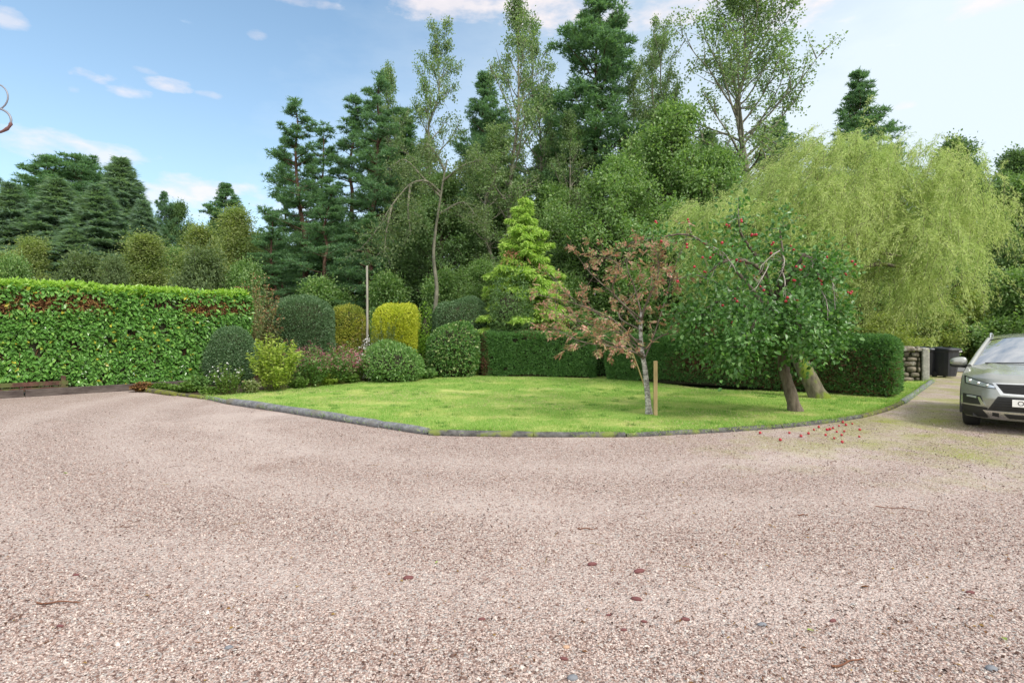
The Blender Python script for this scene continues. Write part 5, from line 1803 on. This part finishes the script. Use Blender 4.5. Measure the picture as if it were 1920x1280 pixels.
for sgn in (-1, 1):
    A = []
    for s in np.linspace(0, 1, 90):
        c = []
        wb2 = .5 + s * 3.75
        zt = float(TZ(wb2))
        for t in np.linspace(0, 1, 12):
            zb2 = min(bottom(wb2), zt - .06)
            z = zb2 + (zt - zb2) * t
            wf = float(np.interp(z, PW[:7, 1], PW[:7, 0] + EW[:7]))
            w = wf + s * (4.25 - wf)
            x = .915 - .055 * max(0, (z - .78) / .3) ** 1.5 - .02 * max(0, .4 - z) / .2
            c.append((sgn * x, w, z))
        A.append(c)
    mb.grid(A, 0, sgn > 0)
# tail
mb.grid([[(x, 4.25 + .1 * (1 - (x / .9) ** 2), z) for x in np.linspace(-.9, .9, 9)] for z in (.25, .6, .95, 1.1)], 0, True)
# roof and hatch
R = []
for w, zc, ze, xe in ((1.93, 1.525, 1.475, .585), (2.2, 1.568, 1.505, .6), (2.8, 1.595, 1.525, .6), (3.4, 1.575, 1.505, .58), (3.75, 1.53, 1.47, .56)):
    s = np.linspace(-1, 1, 13)
    R.append(np.stack([s * xe, np.full(13, w) + .07 * s ** 2, zc + (ze - zc) * np.abs(s) ** 2.5], 1))
mb.grid(R, 0)
for sgn in (-1, 1):
    mb.tube([(sgn * .83, 1.18, 1.0), (sgn * .72, 1.55, 1.25), (sgn * .6, 2.02, 1.485)], [.045, .038, .034], 8)
    mb.tube([(sgn * .6, 2.02, 1.485), (sgn * .61, 2.8, 1.51), (sgn * .57, 3.78, 1.46)], .03, 8)
    mb.tube([(sgn * .57, 3.78, 1.46), (sgn * .82, 4.28, 1.08)], [.05, .06], 8)
mb.build('body', M['paint'], car, True)
mb = MB()
mb.box((0, 2.2, .32), (1.5, 3.8, .2))
mb.box((0, 2.75, .66), (1.74, 2.9, .66))
mb.box((0, .95, .55), (1.2, 1.0, .5))
mb.build('underbody', M['darkplastic'], car)
# glass
mb = MB()
R = []
for t in np.linspace(0, 1, 7):
    s = np.linspace(-1, 1, 15)
    xe = .8 + (.575 - .8) * t
    R.append(np.stack([s * xe, 1.09 + (1.93 - 1.09) * t + .1 * s ** 2, 1.075 + (1.525 - 1.075) * t + .02 * math.sin(math.pi * t) - .05 * np.abs(s) ** 2.5], 1))
mb.grid(R, 0)
mb.build('windscreen', M['glass'], car, True)
for sgn in (-1, 1):
    mb = MB()
    lo = np.array([(sgn * .862, w, float(TZ(w)) - .005) for w in np.linspace(1.2, 4.2, 9)])
    hi = np.array([(sgn * (.6 - .02 * abs(i - 4) / 4), w, z) for i, (w, z) in enumerate(zip(np.linspace(2.03, 3.8, 9), [1.475, 1.485, 1.495, 1.5, 1.5, 1.495, 1.485, 1.475, 1.46]))])
    mb.grid(np.array([lo, (lo + hi) / 2 + [sgn * .02, 0, 0], hi]), 0, sgn < 0)
    mb.build('side_window', M['glass'], car, True)
mb = MB()
mb.grid([[(x, 3.79, 1.5 - .05 * (x / .55) ** 2) for x in np.linspace(-.55, .55, 7)], [(x * 1.4, 4.3, 1.09) for x in np.linspace(-.55, .55, 7)]], 0)
mb.build('rear_window', M['glass'], car, True)


def front_w(x, z):
    return np.interp(z, PW[:7, 1], PW[:7, 0]) + .42 * (np.abs(x) / .915) ** 3.2


def patch(pts_lo, pts_hi, off, n=14, m=6, thick=.012):
    """a panel lying on the nose between a lower and an upper edge given as (x, z) points"""
    xl, zl = np.array(pts_lo, float).T
    xh, zh = np.array(pts_hi, float).T
    t = np.linspace(0, 1, n)
    X0, Z0 = np.interp(t, np.linspace(0, 1, len(xl)), xl), np.interp(t, np.linspace(0, 1, len(xl)), zl)
    X1, Z1 = np.interp(t, np.linspace(0, 1, len(xh)), xh), np.interp(t, np.linspace(0, 1, len(xh)), zh)
    A = []
    for s in np.linspace(0, 1, m):
        X, Z = X0 + (X1 - X0) * s, Z0 + (Z1 - Z0) * s
        A.append(np.stack([X, front_w(X, Z) - off, Z], 1))
    A = np.array(A)
    b = MB()
    b.grid(A, 0)
    edge = np.concatenate([A[0], A[1:, -1], A[-1, ::-1][1:], A[::-1, 0][1:]])
    b.grid(np.array([edge, edge + [0, thick + off, 0]]), 0)
    return b


def mir(p, s):
    return [(s * x, z) for x, z in p]


for s in (-1, 1):
    hl = patch(mir([(.43, .705), (.6, .715), (.72, .735), (.86, .755)], s), mir([(.43, .755), (.6, .8), (.75, .845), (.87, .89)], s), .004).build('headlight', M['darkplastic'], car, True)
    patch(mir([(.47, .718), (.6, .727), (.72, .748), (.84, .77)], s), mir([(.47, .75), (.6, .79), (.74, .83), (.845, .865)], s), .011).build('lens', M['lens'], hl, True)
    for cx, cz, r in ((.78, .805, .03), (.67, .775, .027), (.56, .752, .02)):
        u_, v_ = np.meshgrid(np.linspace(0, 2 * np.pi, 13), np.linspace(0, np.pi / 2, 5))
        b = MB()
        b.grid(np.stack([s * cx + r * np.cos(u_) * np.sin(v_), float(front_w(cx, cz)) - .012 - .012 * np.cos(v_) + 0 * u_ + .25 * (s * np.cos(u_) * np.sin(v_) * r) * s, cz + r * np.sin(u_) * np.sin(v_)], -1), 0)
        b.build('lamp', M['silver'], hl, True)
    fg = patch(mir([(.6, .435), (.74, .43), (.885, .43)], s), mir([(.64, .575), (.76, .585), (.885, .59)], s), .005).build('fog_lamp_recess', M['darkplastic'], car, True)
    patch(mir([(.7, .535), (.76, .54), (.83, .545)], s), mir([(.7, .565), (.76, .572), (.83, .572)], s), .013).build('fog_lamp', M['lens'], fg, True)
    patch(mir([(.585, .425), (.64, .425)], s), mir([(.655, .555), (.685, .555)], s), .016, 4).build('blade', M['silver'], fg, True)
    patch(mir([(.56, .215), (.72, .215), (.87, .225)], s), mir([(.56, .395), (.72, .4), (.9, .405)], s), .006).build('cladding', M['darkplastic'], car, True)
    # wheel arch lip
    b = MB()
    for cw_ in (.87, 3.5):
        a = np.radians(np.linspace(-12, 192, 24))
        b.tube(np.stack([np.full(24, s * .91), cw_ + .42 * np.cos(a), .34 + .42 * np.sin(a)], 1), .022, 6)
    b.tube([(s * .895, 1.28, .25), (s * .895, 3.08, .25)], .05, 8)
    b.build('arch_trim', M['darkplastic'], car, True)
    for cw_ in (.87, 3.5):
        w = bpy.data.objects.new('wheel', None)
        COL.objects.link(w)
        w.parent = car
        w.location = (s * .79, cw_, .34)
        b = MB()
        prof = [(-.11, .22), (-.118, .27), (-.11, .315), (-.085, .336), (-.03, .342), (.03, .342), (.085, .336), (.11, .315), (.118, .27), (.11, .22)]
        b.grid([[(x, r * math.cos(k / 36 * 6.28319), r * math.sin(k / 36 * 6.28319)) for k in range(37)] for x, r in prof], 0)
        b.build('tyre', M['rubber'], w, True)
        b = MB()
        b.grid([[(s * x, r * math.cos(k / 36 * 6.28319), r * math.sin(k / 36 * 6.28319)) for k in range(37)] for x, r in [(.11, .225), (.1, .2), (.03, .19), (.03, .02)]], 0)
        for k in range(10):
            a = k / 10 * 6.28319
            b.tube([(s * .095, .03 * math.cos(a), .03 * math.sin(a)), (s * .1, .2 * math.cos(a), .2 * math.sin(a))], [.022, .014], 6)
        b.build('rim', M['silver'], w, True)
    # mirror
    b = MB()
    u_, v_ = np.meshgrid(np.linspace(0, 2 * np.pi, 19), np.linspace(0, np.pi, 9))
    S = np.stack([np.cos(u_) * np.sin(v_), np.sin(u_) * np.sin(v_), np.cos(v_)], -1)
    S = np.sign(S) * np.abs(S) ** .75
    b.grid(S * [.13, .07, .085] * (1 + .25 * np.clip(-s * S[..., :1], -1, 1) * [0, 0, 1]) + [s * 1.0, 1.33, 1.075], 0)
    mo = b.build('door_mirror', M['paint'], car, True)
    b = MB()
    b.grid(S * [.132, .06, .04] + [s * .995, 1.33, 1.012], 0)
    b.tube([(s * .85, 1.36, .985), (s * .96, 1.34, 1.0)], [.03, .028], 8)
    b.build('mirror_arm', M['darkplastic'], mo, True)
    b = MB()
    b.tube([(s * .575, 2.12, 1.5), (s * .58, 2.22, 1.57), (s * .585, 2.6, 1.59), (s * .58, 3.4, 1.575), (s * .565, 3.65, 1.51)], [.012, .018, .018, .018, .012], 8)
    b.build('roof_rail', M['silver'], car, True)
    b = MB()
    b.tube([(s * .12, 1.08, 1.085), (s * .55, 1.16, 1.085)] if s > 0 else [(-.62, 1.1, 1.075), (-.05, 1.09, 1.095)], .009, 6)
    b.build('wiper', M['darkplastic'], car, True)

fr_ = patch([(-.4, .615), (0, .605), (.4, .615)], [(-.5, .8), (0, .81), (.5, .8)], .006, 25).build('grille', M['silver'], car, True)
patch([(-.36, .645), (0, .637), (.36, .645)], [(-.455, .785), (0, .793), (.455, .785)], .012, 25).build('mesh_panel', M['darkplastic'], fr_, True)
for i in range(5):
    z = .67 + i * .025
    t = np.linspace(-.36 - .02 * i, .36 + .02 * i, 40)
    zz = z + .006 * np.sin(t * 60)
    b = MB()
    b.tube(np.stack([t, front_w(t, zz) - .02, zz], 1), .004, 5)
    b.build('bar', M['silver'] if i == 9 else M['rubber'], fr_, True)
lg = patch([(-.56, .355), (0, .355), (.56, .355)], [(-.43, .59), (0, .592), (.43, .59)], .006, 25).build('lower_grille', M['darkplastic'], car, True)
for i in range(5):
    t = np.linspace(-.5 + .02 * i, .5 - .02 * i, 20)
    z = np.full(20, .39 + i * .042)
    b = MB()
    b.tube(np.stack([t, front_w(t, z) - .012, z], 1), .006, 5)
    b.build('bar', M['rubber'], lg, True)
sk = patch([(-.52, .215), (0, .215), (.52, .215)], [(-.62, .35), (0, .345), (.62, .35)], .01, 25).build('skid_plate', M['silver'], car, True)
patch([(-.3, .24), (0, .24), (.3, .24)], [(-.36, .31), (0, .31), (.36, .31)], .018, 25).build('opening', M['darkplastic'], sk, True)
for s in (-1, 1):
    patch(mir([(.42, .25), (.5, .265)], s), mir([(.42, .315), (.5, .32)], s), .018, 5).build('opening', M['darkplastic'], sk, True)
pb_ = MB()
pb_.box((0, -.022, .5), (.52, .014, .112))
po = pb_.build('number_plate', M['platewhite'], car, bevel=.004)
cu = bpy.data.curves.new('lettering', 'FONT')
cu.body = 'OU'
cu.size = .1
cu.extrude = .001
cu.align_y = 'CENTER'
tmp = bpy.data.objects.new('lettering', cu)
COL.objects.link(tmp)
dg = bpy.context.evaluated_depsgraph_get()
me = bpy.data.meshes.new_from_object(tmp.evaluated_get(dg))
bpy.data.objects.remove(tmp)
me.materials.clear()
me.materials.append(M['plateblack'])
lo = bpy.data.objects.new('lettering', me)
COL.objects.link(lo)
lo.parent = po
lo.location = (-.2, -.031, .5)
lo.rotation_euler = (math.pi / 2, 0, 0)
